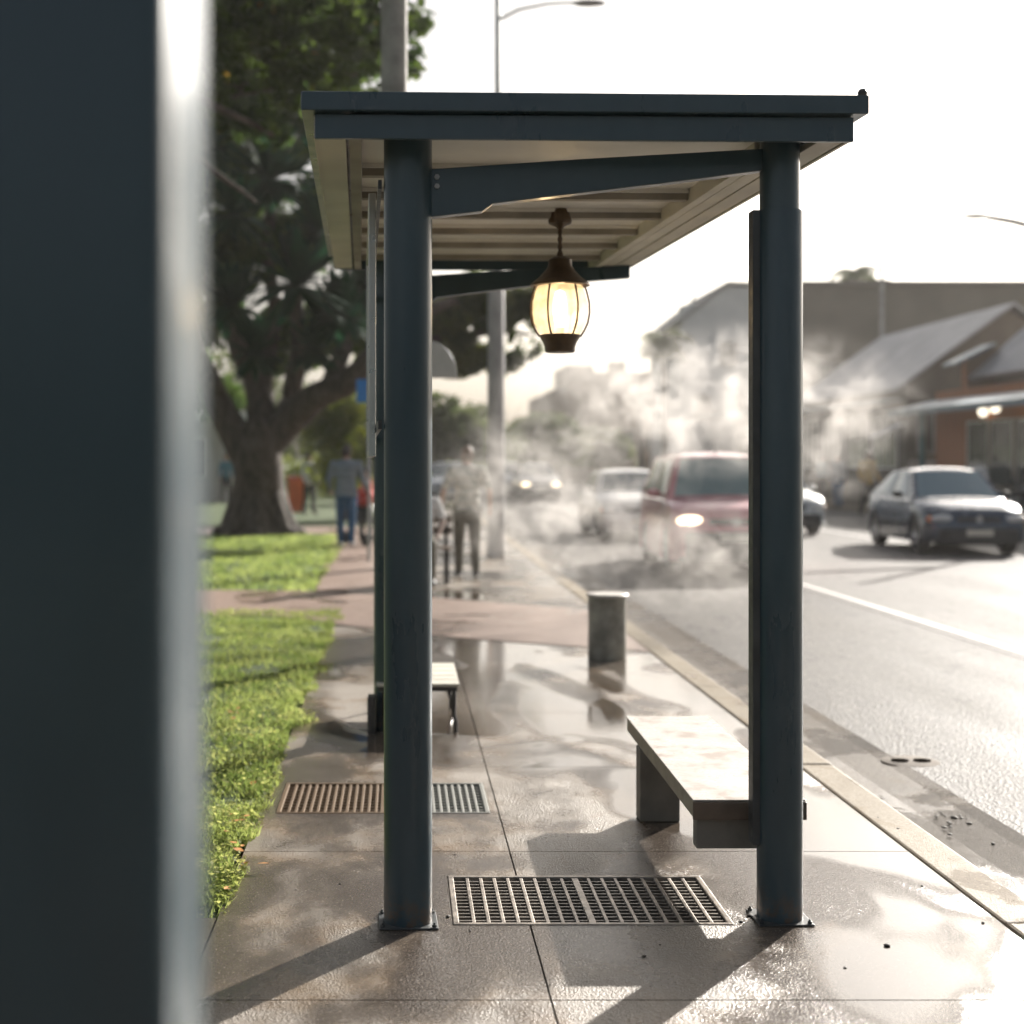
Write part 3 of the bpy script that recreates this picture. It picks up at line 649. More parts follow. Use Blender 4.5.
# ------------------------------------------------------------------ drum bollard
bc = gnd(610, 661); bc.y += .15
bo = thing('drum_bollard', 'short stained grey drum with pale flanged lid near the kerb', 'bollard', bc)
MB().lathe([(.0, .001), (.140, .001), (.144, .01), (.142, .25), (.143, .46), (.146, .468), (0, .468)], n=40, cap=False).build('drum', M['drum'], bo, True)
MB().lathe([(0, .469), (.154, .469), (.158, .474), (.158, .484), (.150, .490), (0, .493)], n=40, cap=False).build('lid', M['drumlid'], bo, True)

# ------------------------------------------------------------------ foreground post
fp = thing('steel_column', 'large dark blue-grey column close to the camera at the left edge', 'column', (-.162, 1.0, 0))
m = MB(); rr = .012; pts = []
def rrect(x0, x1, y0, y1, r_):
    out = []
    for (cx, cy, a0) in ((x1 - r_, y1 - r_, 0), (x0 + r_, y1 - r_, 90), (x0 + r_, y0 + r_, 180), (x1 - r_, y0 + r_, 270)):
        for k in range(7): a = R(a0 + 15 * k); out.append((cx + r_ * math.cos(a), cy + r_ * math.sin(a)))
    return out
pl = rrect(-.26, 0.0, .0, .20, .018)
m.prism([(x, y, .012) for x, y in pl], (0, 0, 2.9)).build('column_shaft', M['steel'], fp, True)
MB().prism([(x * 1.25 + .03, y * 1.3 - .035, .001) for x, y in pl], (0, 0, .011)).build('base_plate', M['galv'], fp)

# ------------------------------------------------------------------ poles, signs
t = thing('utility_pole', 'thick weathered grey pole rising above the left end of the shelter roof', 'pole', (-.046, 11, 0))
MB().lathe([(.115, 0), (.105, 3), (.098, 7), (.09, 9.5), (0, 9.52)], n=20, cap=False).build('pole_shaft', M['pole'], t, True)
MB().box(-.7, .7, -.05, .05, 8.7, 8.8).build('cross_arm', M['pole'], t)
t = thing('street_lamp', 'tall stepped street lamp whose arm reaches right above the shelter roof', 'street lamp', ((496 - VX) / F * 22, 22, 0))
MB().lathe([(.15, 0), (.135, .3), (.133, 2), (.120, 5.9), (.05, 6.0)], n=20, cap=False).build('lower_pole', M['polegrey'], t, True)
z0 = at(0, 20, 22).z
MB().tube([(0.03, 0, 5.9), (.03, 0, 9.2)], [.05, .045], 10).build('upper_pole', M['galv'], t, True)
xe = (585 - 497) / F * 22
MB().tube([(.04, 0, z0), (.35, 0, z0 + .16), (.8, 0, z0 + .25), (xe, 0, z0 + .28)], [.03, .027, .024, .022], 8).build('lamp_arm', M['galv'], t, True)
MB().ell((xe + .08, 0, z0 + .26), (.27, .12, .05), 16, 8).build('lamp_head', M['galv'], t, True)
t = thing('street_lamp', 'street lamp at the right edge reaching left over the road', 'street lamp', (at(1120, 0, 34).x, 34, -.002))
zl = at(0, 216, 34).z
MB().lathe([(.12, 0), (.08, 4), (.06, zl + .6 )], n=14).build('pole_shaft', M['galv'], t, True)
MB().tube([(0, 0, zl - .9), (-1.4, 0, zl - .42), (-2.6, 0, zl - .12), (-3.2, 0, zl - .02)], [.10, .09, .08, .07], 8).build('lamp_arm', M['steel_dark'], t, True)
MB().ell((-3.45, 0, zl), (.36, .16, .07), 14, 8).build('lamp_head', M['polegrey'], t, True)
for (px, pt, Y, rad, lab) in ((882, 262, 60, .11, 'dark utility pole standing in front of the big taupe building'), (693, 268, 75, .07, 'thin pale mast beside the white gabled house')):
    q = at(px, pt, Y); t = thing('mast', lab, 'mast', (q.x, Y, -.1))
    MB().lathe([(rad, 0), (rad * .8, q.z * .9), (rad * .55, q.z + .1)], n=10).build('mast_shaft', M['polegrey'], t, True)
    MB().box(-.35, .35, -.03, .03, q.z * .93, q.z * .93 + .05).build('cross_bar', M['steel_dark'], t)
q = at(362, 391, 21); t = thing('blue_sign', 'small plain blue rectangular sign on a thin post seen left of the posts', 'sign', (q.x + .08, 21, 0))
MB().box(-.16, .16, -.012, .0, q.z - .17, q.z + .17).build('sign_plate', M['sign_blue'], t, bevel=.01)
MB().lathe([(.025, 0), (.025, q.z + .17)], (0.02, .035, 0), 10).build('sign_post', M['galv'], t, True)
q = at(430, 378, 12.5); t = thing('arched_sign', 'pale grey arched sign panel peeking out right of the left front post', 'sign', (q.x, 12.5, 0))
pl = [(-.235, 0, q.z), (.235, 0, q.z)] + [(.235 * math.cos(a), 0, q.z + .02 + .30 * math.sin(a)) for a in [PI * i / 18 for i in range(19)]]
MB().prism(pl, (0, .03, 0)).build('sign_plate', M['sign_back'], t, bevel=.006)
MB().lathe([(.03, 0), (.03, q.z + .15)], (-.06, .062, 0), 12).build('sign_post', M['galv'], t, True)
# ------------------------------------------------------------------ trees
def leafcloud(mb, blobs, n, ls, flat=.6, gap=.12, seed=0, gs_=1.0, droop=0.0):
    rnd = random.Random(seed); vol = [r_[0] * r_[1] * r_[2] for _, r_ in blobs]; tot = sum(vol); made = 0; tries = 0
    while made < n and tries < n * 6:
        tries += 1
        q = rnd.random() * tot; i = 0
        while q > vol[i] and i < len(vol) - 1: q -= vol[i]; i += 1
        c, r_ = blobs[i]
        d = Vector((rnd.gauss(0, 1), rnd.gauss(0, 1), rnd.gauss(0, 1))).normalized(); rad = rnd.random() ** .42
        p = Vector((c[0] + d.x * r_[0] * rad, c[1] + d.y * r_[1] * rad, c[2] + d.z * r_[2] * rad))
        nn = noise.noise(p * gs_ * .9) + .6 * noise.noise(p * gs_ * 2.3)
        if nn < gap: continue
        s_ = ls * rnd.uniform(.6, 1.3); a = rnd.random() * 6.28; el = rnd.gauss(0, .55) - droop
        u = Vector((math.cos(a) * math.cos(el), math.sin(a) * math.cos(el), math.sin(el)))
        vv = u.cross(Vector((rnd.gauss(0, .5), rnd.gauss(0, .5), 1))).normalized() * s_ * .30 * (1 + rnd.random() * .4)
        u = u * s_ ; k = u.cross(vv).normalized() * s_ * .10
        mb.add([p - u * .5, p + vv - k, p + u * .5, p - vv - k], [(0, 1, 2), (0, 2, 3)]); made += 1
# big park tree
TY = 28.4; tb = at(257, 535, TY); TB = Vector((tb.x, TY + .3, 0))
tree = thing('park_tree', 'big multi-limbed shade tree with sword-leaved rosettes on the lawn', 'tree', TB)
tk = MB()
def limb(pts, rads, n=14, wob=.05, sd=1):
    P_ = []; Q = []
    for i in range(len(pts) - 1):
        a, b2 = Vector(pts[i]), Vector(pts[i + 1])
        for k in range(4):
            t_ = k / 4; p = a.lerp(b2, t_); p += Vector((noise.noise(p * 1.3 + Vector((sd, 0, 0))), noise.noise(p * 1.3 + Vector((0, sd, 7))), 0)) * wob * 2; P_.append(p); Q.append(rads[i] + (rads[i + 1] - rads[i]) * t_)
    P_.append(Vector(pts[-1])); Q.append(rads[-1]); tk.tube(P_, Q, n)
def tl(px, py, dy=0): p = at(px, py, TY + dy); return (p.x - TB.x, dy + (TY - TB.y), p.z)
base = (0, 0, -.05)
# trunk flare
limb([(0, 0, -.05), (0, 0, .25), (0, 0, .8), tl(258, 455), tl(262, 425)], [.80, .60, .50, .50, .42], 20, .02)
for a in range(7):
    an = a * .9 + .3; tk.tube([(math.cos(an) * .95, math.sin(an) * .95, -.06), (math.cos(an) * .62, math.sin(an) * .62, .10), (math.cos(an) * .36, math.sin(an) * .36, .75), (math.cos(an) * .22, math.sin(an) * .22, 1.6)], [.13, .2, .22, .16], 10)
limb([tl(252, 460), tl(232, 430), tl(215, 395), tl(195, 350, -.8), tl(170, 280, -1.5)], [.36, .32, .26, .2, .12])
limb([tl(262, 450), tl(285, 425), tl(310, 400, -.4), tl(345, 385, -.8), tl(372, 355, -1.2), tl(410, 320, -1.4), tl(455, 300, -1)], [.36, .33, .29, .25, .2, .15, .08])
limb([tl(262, 445), tl(262, 400, .4), tl(240, 350, .8), tl(225, 290, 1.2), tl(235, 220, 1)], [.34, .28, .22, .17, .1], sd=3)
limb([tl(272, 440), tl(292, 400, .5), tl(300, 350, .3), tl(297, 290, 0)], [.28, .22, .19, .13], sd=5)
limb([tl(262, 400, .4), tl(275, 320, 1.2), tl(268, 240, .6), tl(270, 190, 0)], [.2, .15, .13, .1], sd=6)
limb([tl(330, 385, -.6), tl(350, 330, 0), tl(345, 250, .3)], [.2, .14, .08], sd=8)
limb([tl(372, 355, -1.2), tl(440, 340, .5), tl(500, 330, 1.0), tl(530, 335, 1)], [.12, .1, .07, .03], sd=9)
tk.build('trunk', M['bark'], tree, True)
cr = MB(); BL = []
def blob(px, py, dy, rpx, ry=None, rz=None):
    p = tl(px, py, dy); r_ = rpx / F * TY; BL.append(((p[0], p[1], p[2]), (r_, ry or r_ * .8, (rz or rpx * .8) / F * TY)))
for a in ((245, 130, 0, 75), (330, 110, 1, 70), (300, 220, 1.5, 75), (225, 250, .5, 60), (350, 220, 0, 55), (350, 320, .3, 50), (240, 350, 1.5, 45), (290, 340, 1.8, 50), (180, 200, 0, 80), (150, 60, 1, 90), (300, 20, 1, 80), (365, 50, 1, 42), (120, 300, 0, 60), (230, 60, 0, 80), (190, 300, 1, 60), (205, 365, 1.5, 45), (215, 400, 2.5, 35),
          (440, 320, .6, 42), (475, 300, .8, 38), (505, 320, 1, 34), (455, 350, 1, 38), (500, 355, 1, 28), (530, 300, 1, 22), (410, 340, .5, 40), (390, 300, .5, 45), (525, 345, 1, 20)): blob(*a)
RB = BL[-9:]; leafcloud(cr, BL[:-9], 100000, .16, gap=-.14, seed=3, gs_=1.1)
cr.build('crown', M['leaf'], tree)
cr = MB(); leafcloud(cr, RB, 24000, .15, gap=-.08, seed=4, gs_=1.8); tag(cr.build('crown', M['leaf_sun_tone'], tree), 'right-hand side of the crown, sunlight painted in as paler leaves')
def rosette(c, r_, n, sd):
    rnd = random.Random(sd); m = MB(); c = Vector(c)
    for i in range(n):
        a = rnd.random() * 6.28; el = rnd.uniform(-.7, 1.35); Ln = r_ * rnd.uniform(.8, 1.1); wd = r_ * .06
        d0 = Vector((math.cos(a) * math.cos(el), math.sin(a) * math.cos(el), math.sin(el))); sdv = Vector((-math.sin(a), math.cos(a), 0)); p = Vector((0, 0, 0)); vs = []
        for k in range(6):
            t_ = k / 5; ww = wd * (.5 + 1.1 * math.sin(PI * min(1, t_ * .9 + .1)) if k < 5 else 0); vs += [c + p + sdv * ww, c + p - sdv * ww]
            d0 = (d0 + Vector((0, 0, -.10 * (1 - abs(d0.z))))).normalized(); p = p + d0 * Ln / 5
        m.add(vs, [(2 * k, 2 * k + 1, 2 * k + 3, 2 * k + 2) for k in range(5)])
    return m
for i, (px, py, dy, rp) in enumerate(((270, 180, -3.0, 58), (235, 215, -2.6, 45), (297, 285, -3.2, 66), (232, 305, -2.6, 50), (330, 175, -2.4, 48), (345, 245, -2.2, 45), (340, 315, -2.6, 50), (255, 355, -1.8, 42), (362, 285, -2.2, 46), (318, 232, -2.8, 48), (315, 350, -2.2, 40), (210, 150, -2, 50))):
    rosette(tl(px, py, dy), rp / F * (TY + dy) * 1.0, 85, i).build('leaf_rosette', M['sword'], tree)
# overhanging nearer tree on the left
NT = Vector((-5.2, 17, 0)); t2 = thing('street_tree', 'nearer leafy tree whose yellowing branches hang in at the top left', 'tree', NT)
tk = MB(); limb([(0, 0, -.05), (0, 0, 1.0), (.1, .1, 3), (.6, .5, 4.6), (1.6, 1.5, 5.8), (3.0, 2.6, 6.6), (4.6, 3.2, 7.0)], [.38, .28, .24, .2, .15, .1, .04], 14)
limb([(.1, .1, 3), (-.8, .6, 4.8), (-1.6, 1, 6.5)], [.2, .14, .06]); limb([(.6, .5, 4.6), (1.6, -.4, 5.6), (2.6, .4, 6.0), (3.6, 1.0, 5.6)], [.14, .1, .06, .03]); limb([(1.6, 1.5, 5.8), (2.6, 1.6, 5.4), (3.3, 1.8, 4.9)], [.09, .05, .02])
tk.build('trunk', M['bark'], t2, True)
def nb(px, py, Y, rpx, ry=.9):
    p = at(px, py, Y); r_ = rpx / F * Y; return ((p.x - NT.x, p.y - NT.y, p.z), (r_, ry, r_ * .75))
cr = MB(); leafcloud(cr, [nb(250, 20, 19, 60), nb(320, 10, 19, 60), nb(240, 110, 18.5, 38), nb(380, 20, 20, 40), nb(300, 80, 19.5, 45), nb(360, 85, 19.5, 30), nb(270, 130, 18.5, 22), nb(405, 60, 20, 22), nb(160, 60, 18, 90), nb(60, 60, 17.5, 120), nb(420, 15, 20.5, 16)], 13000, .16, gap=.09, seed=11, gs_=2.6, droop=.3)
leafcloud(cr, [((0, 0, 7), (2.5, 2.5, 1.8)), ((-1.5, 0, 6), (1.8, 2, 1.4))], 8000, .2, gap=.0, seed=12)
cr.build('crown', M['leaf_edge'], t2)

def bush(name, label, cat, loc, blobs, n, ls, mat, trunk=None, gap=-.1, seed=1, group=None, gs_=1.0):
    t = thing(name, label, cat, loc, 0, group)
    m = MB(); leafcloud(m, blobs, n, ls, gap=gap, seed=seed, gs_=gs_); m.build('crown', mat, t)
    if trunk: MB().tube([(0, 0, -.15), (.05, 0, trunk * .5), (0, 0, trunk)], [.22, .16, .1], 10).build('trunk', M['bark'], t, True)
    return t
hp = at(350, 0, 36)
bush('clipped_shrub', 'sunlit yellow-green shrub behind the man in jeans', 'shrub', (hp.x, 36, 0), [((0, 0, 2.0), (1.3, 1.2, 1.5)), ((.9, .3, 1.2), (1.1, 1, 1.0)), ((-.6, 0, 2.6), (.7, .8, .8))], 9000, .16, M['leaf_hedge'], .9, -.1, 4)
for i, (px, Y, h, r_, lab) in enumerate(((240, 60, 6.5, 3.4, 'round green tree behind the park tree trunk'), (120, 62, 7.5, 4.5, 'broad tree at the far left of the park'), (330, 66, 5.0, 3.2, 'low spreading tree beyond the sunlit shrub'), (440, 52, 4.0, 1.7, 'small tree behind the walking person in the steam'), (470, 75, 4.6, 2.6, 'pale green tree left of the grey pole far behind'), (545, 84, 4.4, 2.6, 'hazy tree in front of the brown stone building'), (598, 92, 3.8, 2.4, 'hazy low tree beside the road end'), (790, 66, 3.6, 2.0, 'small tree behind the right front post'))):
    x = (px - VX) / F * Y
    bush('garden_tree', lab, 'tree', (x, Y, -.05), [((0, 0, h * .62), (r_, r_ * .8, h * .38)), ((r_ * .5, 0, h * .5), (r_ * .7, r_ * .6, h * .3)), ((-r_ * .5, .3, h * .55), (r_ * .65, r_ * .6, h * .3))], 4200, .30, M['leaf_far'], h * .5, -.1, 20 + i, gs_=.7)
# long hedge behind the park
m = MB(); leafcloud(m, [((x, 0, .8), (1.6, .8, 1.0)) for x in range(-22, 3, 2)], 14000, .22, gap=-.3, seed=77); h = m.build('hedge', M['leaf_hedge']); h.location = (-1, 57, 0); tag(h, 'long sunlit hedge closing off the back of the park lawn', 'hedge')
# palms
def palm(px, py, Y, rpx, lab, sd):
    q = at(px, py, Y); t = thing('palm_tree', lab, 'palm tree', (q.x, Y, -.1)); r_ = rpx / F * Y
    MB().tube([(0.1, 0, 0), (0, 0, q.z * .5), (0, 0, q.z)], [.2, .15, .13], 10).build('trunk', M['bark'], t, True)
    rnd = random.Random(sd); m = MB()
    for i in range(20):
        a = 6.28 * i / 20 + rnd.random() * .3; el = rnd.uniform(-.1, .9); d0 = Vector((math.cos(a) * math.cos(el), math.sin(a) * math.cos(el), math.sin(el))); p = Vector((0, 0, q.z)); sdv = Vector((-math.sin(a), math.cos(a), 0))
        for k in range(9):
            d0 = (d0 + Vector((0, 0, -.20))).normalized(); p2 = p + d0 * r_ / 9
            wl = r_ * .38 * math.sin(PI * (k + 1.2) / 11)
            for s_ in (-1, 1):
                tip = p2 + sdv * s_ * wl + Vector((0, 0, -wl * .55)); m.add([p, p2, tip], [(0, 1, 2)])
            p = p2
    m.build('fronds', M['leaf_far'], t); return t
palm(664, 335, 66, 34, 'palm tree left of the white gabled house', 2)
palm(857, 270, 99, 30, 'palm tree poking up behind the taupe building', 3)
palm(640, 392, 80, 20, 'small hazy palm tree beyond the road end', 4)

# ------------------------------------------------------------------ buildings
def window_part(par, x0, x1, z0, z1, y, face='Y', frame=M['white'], mull=0):
    e = .06
    m = MB()
    def bx(a0, a1, c0, c1):
        if face == 'Y': m.box(a0, a1, y - .05, y + .03, c0, c1)
        else: m.box(y - .05, y + .03, a0, a1, c0, c1)
    bx(x0, x1, z0, z0 + e); bx(x0, x1, z1 - e, z1); bx(x0, x0 + e, z0 + e, z1 - e); bx(x1 - e, x1, z0 + e, z1 - e)
    for k in range(mull): xm = x0 + (x1 - x0) * (k + 1) / (mull + 1); bx(xm - e / 2, xm + e / 2, z0 + e, z1 - e)
    f = m.build('window', frame, par)
    g_ = MB()
    if face == 'Y': g_.box(x0 + e, x1 - e, y - .02, y + .005, z0 + e, z1 - e)
    else: g_.box(y - .02, y + .005, x0 + e, x1 - e, z0 + e, z1 - e)
    g_.build('pane', M['winglass'], f); return f
# C: long shed with pale metal roof, gable towards us
B = thing('gabled_shed', 'long building with pale metal roof and dark gable end across the road', 'building')
X0, X1, Xr, Y0, Y1, ZE, ZR = 16.3, 22.9, 19.6, 45.7, 57.5, 4.05, 6.45
gp = [(X0, Y0, 0), (X1, Y0, 0), (X1, Y0, ZE), (Xr, Y0, ZR - .12), (X0, Y0, ZE)]
MB().prism(gp, (0, Y1 - Y0, 0)).build('wall', M['wall_dark'], B)
dx, dz = Xr - X0, ZR - ZE
for s_ in (-1, 1):
    xe_ = Xr + s_ * (dx + .45); ze_ = ZE - .45 * dz / dx
    MB().prism([(Xr, Y0 - .35, ZR), (xe_, Y0 - .35, ze_), (xe_, Y0 - .35, ze_ + .09), (Xr, Y0 - .35, ZR + .09)], (0, Y1 - Y0 + .7, 0)).build('roof', M['roof_metal'], B)
MB().box(15.4, X0 - .41, Y0 + .5, Y1, 3.35, 3.45).box(15.9, X0, Y0 + .5, Y1, 3.45, 3.5).build('eave_canopy', M['roof_blue'], B)
for k in range(4): window_part(B, Y0 + .8 + k * 2.8, Y0 + 3.0 + k * 2.8, 1.2, 3.1, X0 - .04, 'X', M['white'], 2)
window_part(B, 16.6, 18.2, 1.7, 3.2, Y0 - .04, 'Y', M['wall_pale'], 2)
MB().box(16.35, 18.6, Y0 - .12, Y0 - .002, .0, 1.5).build('dado_panel', M['wall_pale'], B)
MB().prism([(15.0, Y0 - .9, 2.2), (15.9, Y0 - .9, 2.6), (15.9, Y0 - .9, 2.66), (15.0, Y0 - .9, 2.26)], (0, .8, 0)).build('awning', M['white'], B)
# D: shop with canopy, brick dormer
D = thing('corner_shop', 'brick shop with blue-grey street canopy and tall glass doors at the right edge', 'building')
MB().box(16.2, 24, 30, 43.0, 0, 3.55).build('wall', M['wall_brick'], D)
MB().prism([(14.9, 29, 2.90), (18.2, 29, 3.72), (18.2, 29, 3.80), (14.9, 29, 2.98)], (0, 14.4, 0)).build('canopy', M['roof_blue'], D)
MB().box(14.86, 14.93, 29, 43.4, 2.82, 2.985).build('canopy_fascia', M['roof_blue'], D)
MB().prism([(18.0, 30, 4.2), (21.4, 30, 7.4), (24.6, 30, 4.2), (24.6, 30, 3.6), (18.0, 30, 3.6)], (0, 13.0, 0)).build('upper_wall', M['wall_pale'], D)
MB().prism([(17.3, 29.6, 3.9), (21.4, 29.6, 7.55), (21.4, 29.6, 7.66), (17.2, 29.6, 4.0)], (0, 13.6, 0)).build('roof', M['roof_metal'], D)
dm = MB().prism([(17.15, 43.06, 3.6), (18.65, 43.06, 3.6), (18.65, 43.06, 4.3)] + [(17.9 + .75 * math.cos(PI * k / 10), 43.06, 4.3 + .6 * math.sin(PI * k / 10)) for k in range(1, 10)] + [(17.15, 43.06, 4.3)], (0, .35, 0)).build('dormer_wall', M['wall_brick'], D)
MB().prism([(16.7, 42.7, 4.35), (17.9, 42.7, 4.95), (17.9, 42.7, 5.03), (16.7, 42.7, 4.43)], (0, 1.1, 0)).build('dormer_roof', M['roof_blue'], D)
for k in range(6):
    y0 = 31.0 + k * 1.6; window_part(D, y0, y0 + 1.45, .1, 2.6, 16.16, 'X', M['alu'], 0)
for k, Y in enumerate((31, 42.9)): MB().lathe([(.09, 0), (.09, 2.9)], (15.75, Y, 0), 12).build('canopy_post', M['teal'], D, True)
for (px, py, Y) in ((995, 408, 37), (983, 412, 39)):
    q = at(px, py, Y); MB().ell(q, (.13, .13, .13), 14, 8).build('globe_lamp', M['lampglobe'], D, True); MB().box(q.x - .01, q.x + .01, Y - .01, Y + .01, q.z + .12, 3.0 + (q.x-14.9)*.24).build('lamp_stem', M['black'], D)
# B: large taupe hall
Hh = thing('large_hall', 'large plain taupe building with a long level roofline behind the shed', 'building')
zt_ = at(0, 286, 75).z
MB().box((785 - VX) / F * 75, 46, 75, 95, 0, zt_).build('wall', M['wall_taupe'], Hh)
MB().box((785 - VX) / F * 75 - .3, 46.3, 74.7, 95.3, zt_ + .001, zt_ + .25).build('roof', M['wall_dark'], Hh)
for k in range(6): window_part(Hh, 22 + k * 3.2, 23.6 + k * 3.2, 5.2, 6.6, 74.96, 'Y', M['wall_pale'], 1)
# A: white gabled house
A = thing('gabled_house', 'tall white gabled house left of the right front post', 'building')
xa, xb = (682 - VX) / F * 72, (778 - VX) / F * 72; zr = at(0, 284, 72).z; ze = at(0, 315, 72).z; xm = (727 - VX) / F * 72
MB().prism([(xa, 72, 0), (xb, 72, 0), (xb, 72, zr - .2), (xm, 72, zr - .1), (xa, 72, ze - .3)], (0, 9, 0)).build('wall', M['wall_white'], A)
MB().prism([(xm, 71.8, zr), (xa - .25, 71.8, ze - .42), (xa - .25, 71.8, ze - .30), (xm, 71.8, zr + .13)], (0, 9.8, 0)).build('roof', M['wall_pale'], A)
MB().prism([(xm, 71.8, zr), (xb + .2, 71.8, zr - .1), (xb + .2, 71.8, zr + .02), (xm, 71.8, zr + .13)], (0, 9.8, 0)).build('roof', M['wall_pale'], A)
for (a, z) in ((16.2, 6.3), (14.9, 3.6), (16.6, 3.6), (18.0, 3.6)): window_part(A, a, a + .8, z, z + 1.2, 71.96, 'Y', M['wall_pale'], 0)
MB().box(xa + .1, xa + .9, 72.5, 73.5, ze - .3, ze + .55).build('chimney', M['wall_white'], A)
# E: brown stone building with stepped parapet
E = thing('stone_building', 'brown stone building with stepped parapet blocks at the end of the road', 'building')
def zE(py): return at(0, py, 100).z
def xE(px): return (px - VX) / F * 100
MB().box(xE(548), xE(690), 100, 115, 0, zE(392)).build('wall', M['wall_stone'], E)
MB().box(xE(567), xE(594), 100.1, 108, zE(392) + .001, zE(365)).build('parapet_block', M['wall_stone'], E)
MB().box(xE(594) + .002, xE(672), 100.3, 108, zE(392) + .001, zE(372)).build('parapet', M['wall_stone'], E)
MB().box(xE(612), xE(626), 100.2, 102, zE(372) + .001, zE(361)).build('parapet_block', M['wall_stone'], E)
MB().prism([(xE(546), 99.8, zE(395)), (xE(567), 99.8, zE(383)), (xE(567), 99.8, zE(392))], (0, 10, 0)).build('lean_to_roof', M['wall_dark'], E)
for k in range(6): window_part(E, xE(560) + k * 1.5, xE(560) + k * 1.5 + .8, 2.2, 3.6, 99.96, 'Y', M['wall_pale'], 0)
# row of low shops along the far pavement
F_ = thing('low_shops', 'row of low pale shops with blue-grey canopy behind the right front post', 'building')
MB().box(16.6, 23, 58.5, 70.5, 0, 3.6).build('wall', M['wall_pale'], F_)
MB().box(14.9, 23.2, 58.3, 70.7, 3.601, 3.75).build('roof', M['roof_blue'], F_)
for k in range(5): window_part(F_, 59 + k * 2.3, 60.8 + k * 2.3, .5, 2.6, 16.56, 'X', M['alu'], 1)
window_part(F_, 17.5, 20.5, .8, 2.6, 58.46, 'Y', M['alu'], 1)
G_ = thing('park_pavilion', 'pale pavilion with white columns at the far left of the park', 'building')
MB().box(-17, -5.5, 51, 58, 0, 2.9).build('wall', M['wall_pale'], G_); MB().box(-17.5, -5.0, 49.6, 58.5, 2.901, 3.2).build('roof', M['wall_white'], G_)
for k in range(6): MB().lathe([(.14, 0), (.12, 2.9)], (-16.6 + k * 2.2, 50.0, 0), 14).build('column', M['white'], G_, True)
for k in range(4): window_part(G_, -15.5 + k * 2.4, -14.2 + k * 2.4, .9, 2.3, 50.96, 'Y', M['white'], 1)
far = MB(); 
for i in range(60):
    x = -150 + i * 5.2; pass
n_ = 80; vs = []; fs = []
for i in range(n_ + 1):
    x = -120 + 240 * i / n_; hgt = 3.0 + 2.2 * noise.noise(Vector((x * .05, 0, 0))) + .5 * noise.noise(Vector((x * .4, 3, 0)))
    vs += [(x, 150, -.2), (x, 165, hgt), (x, 200, hgt * .9), (x, 230, -.2)]
for i in range(n_):
    for k in range(3): a = i * 4 + k; fs.append((a, a + 4, a + 5, a + 1))
structure(far.add(vs, fs).build('hills', M['leaf_far'] and simple('distant_scrub', (.09, .11, .05), .9, 0, .3, .15), smooth=True))

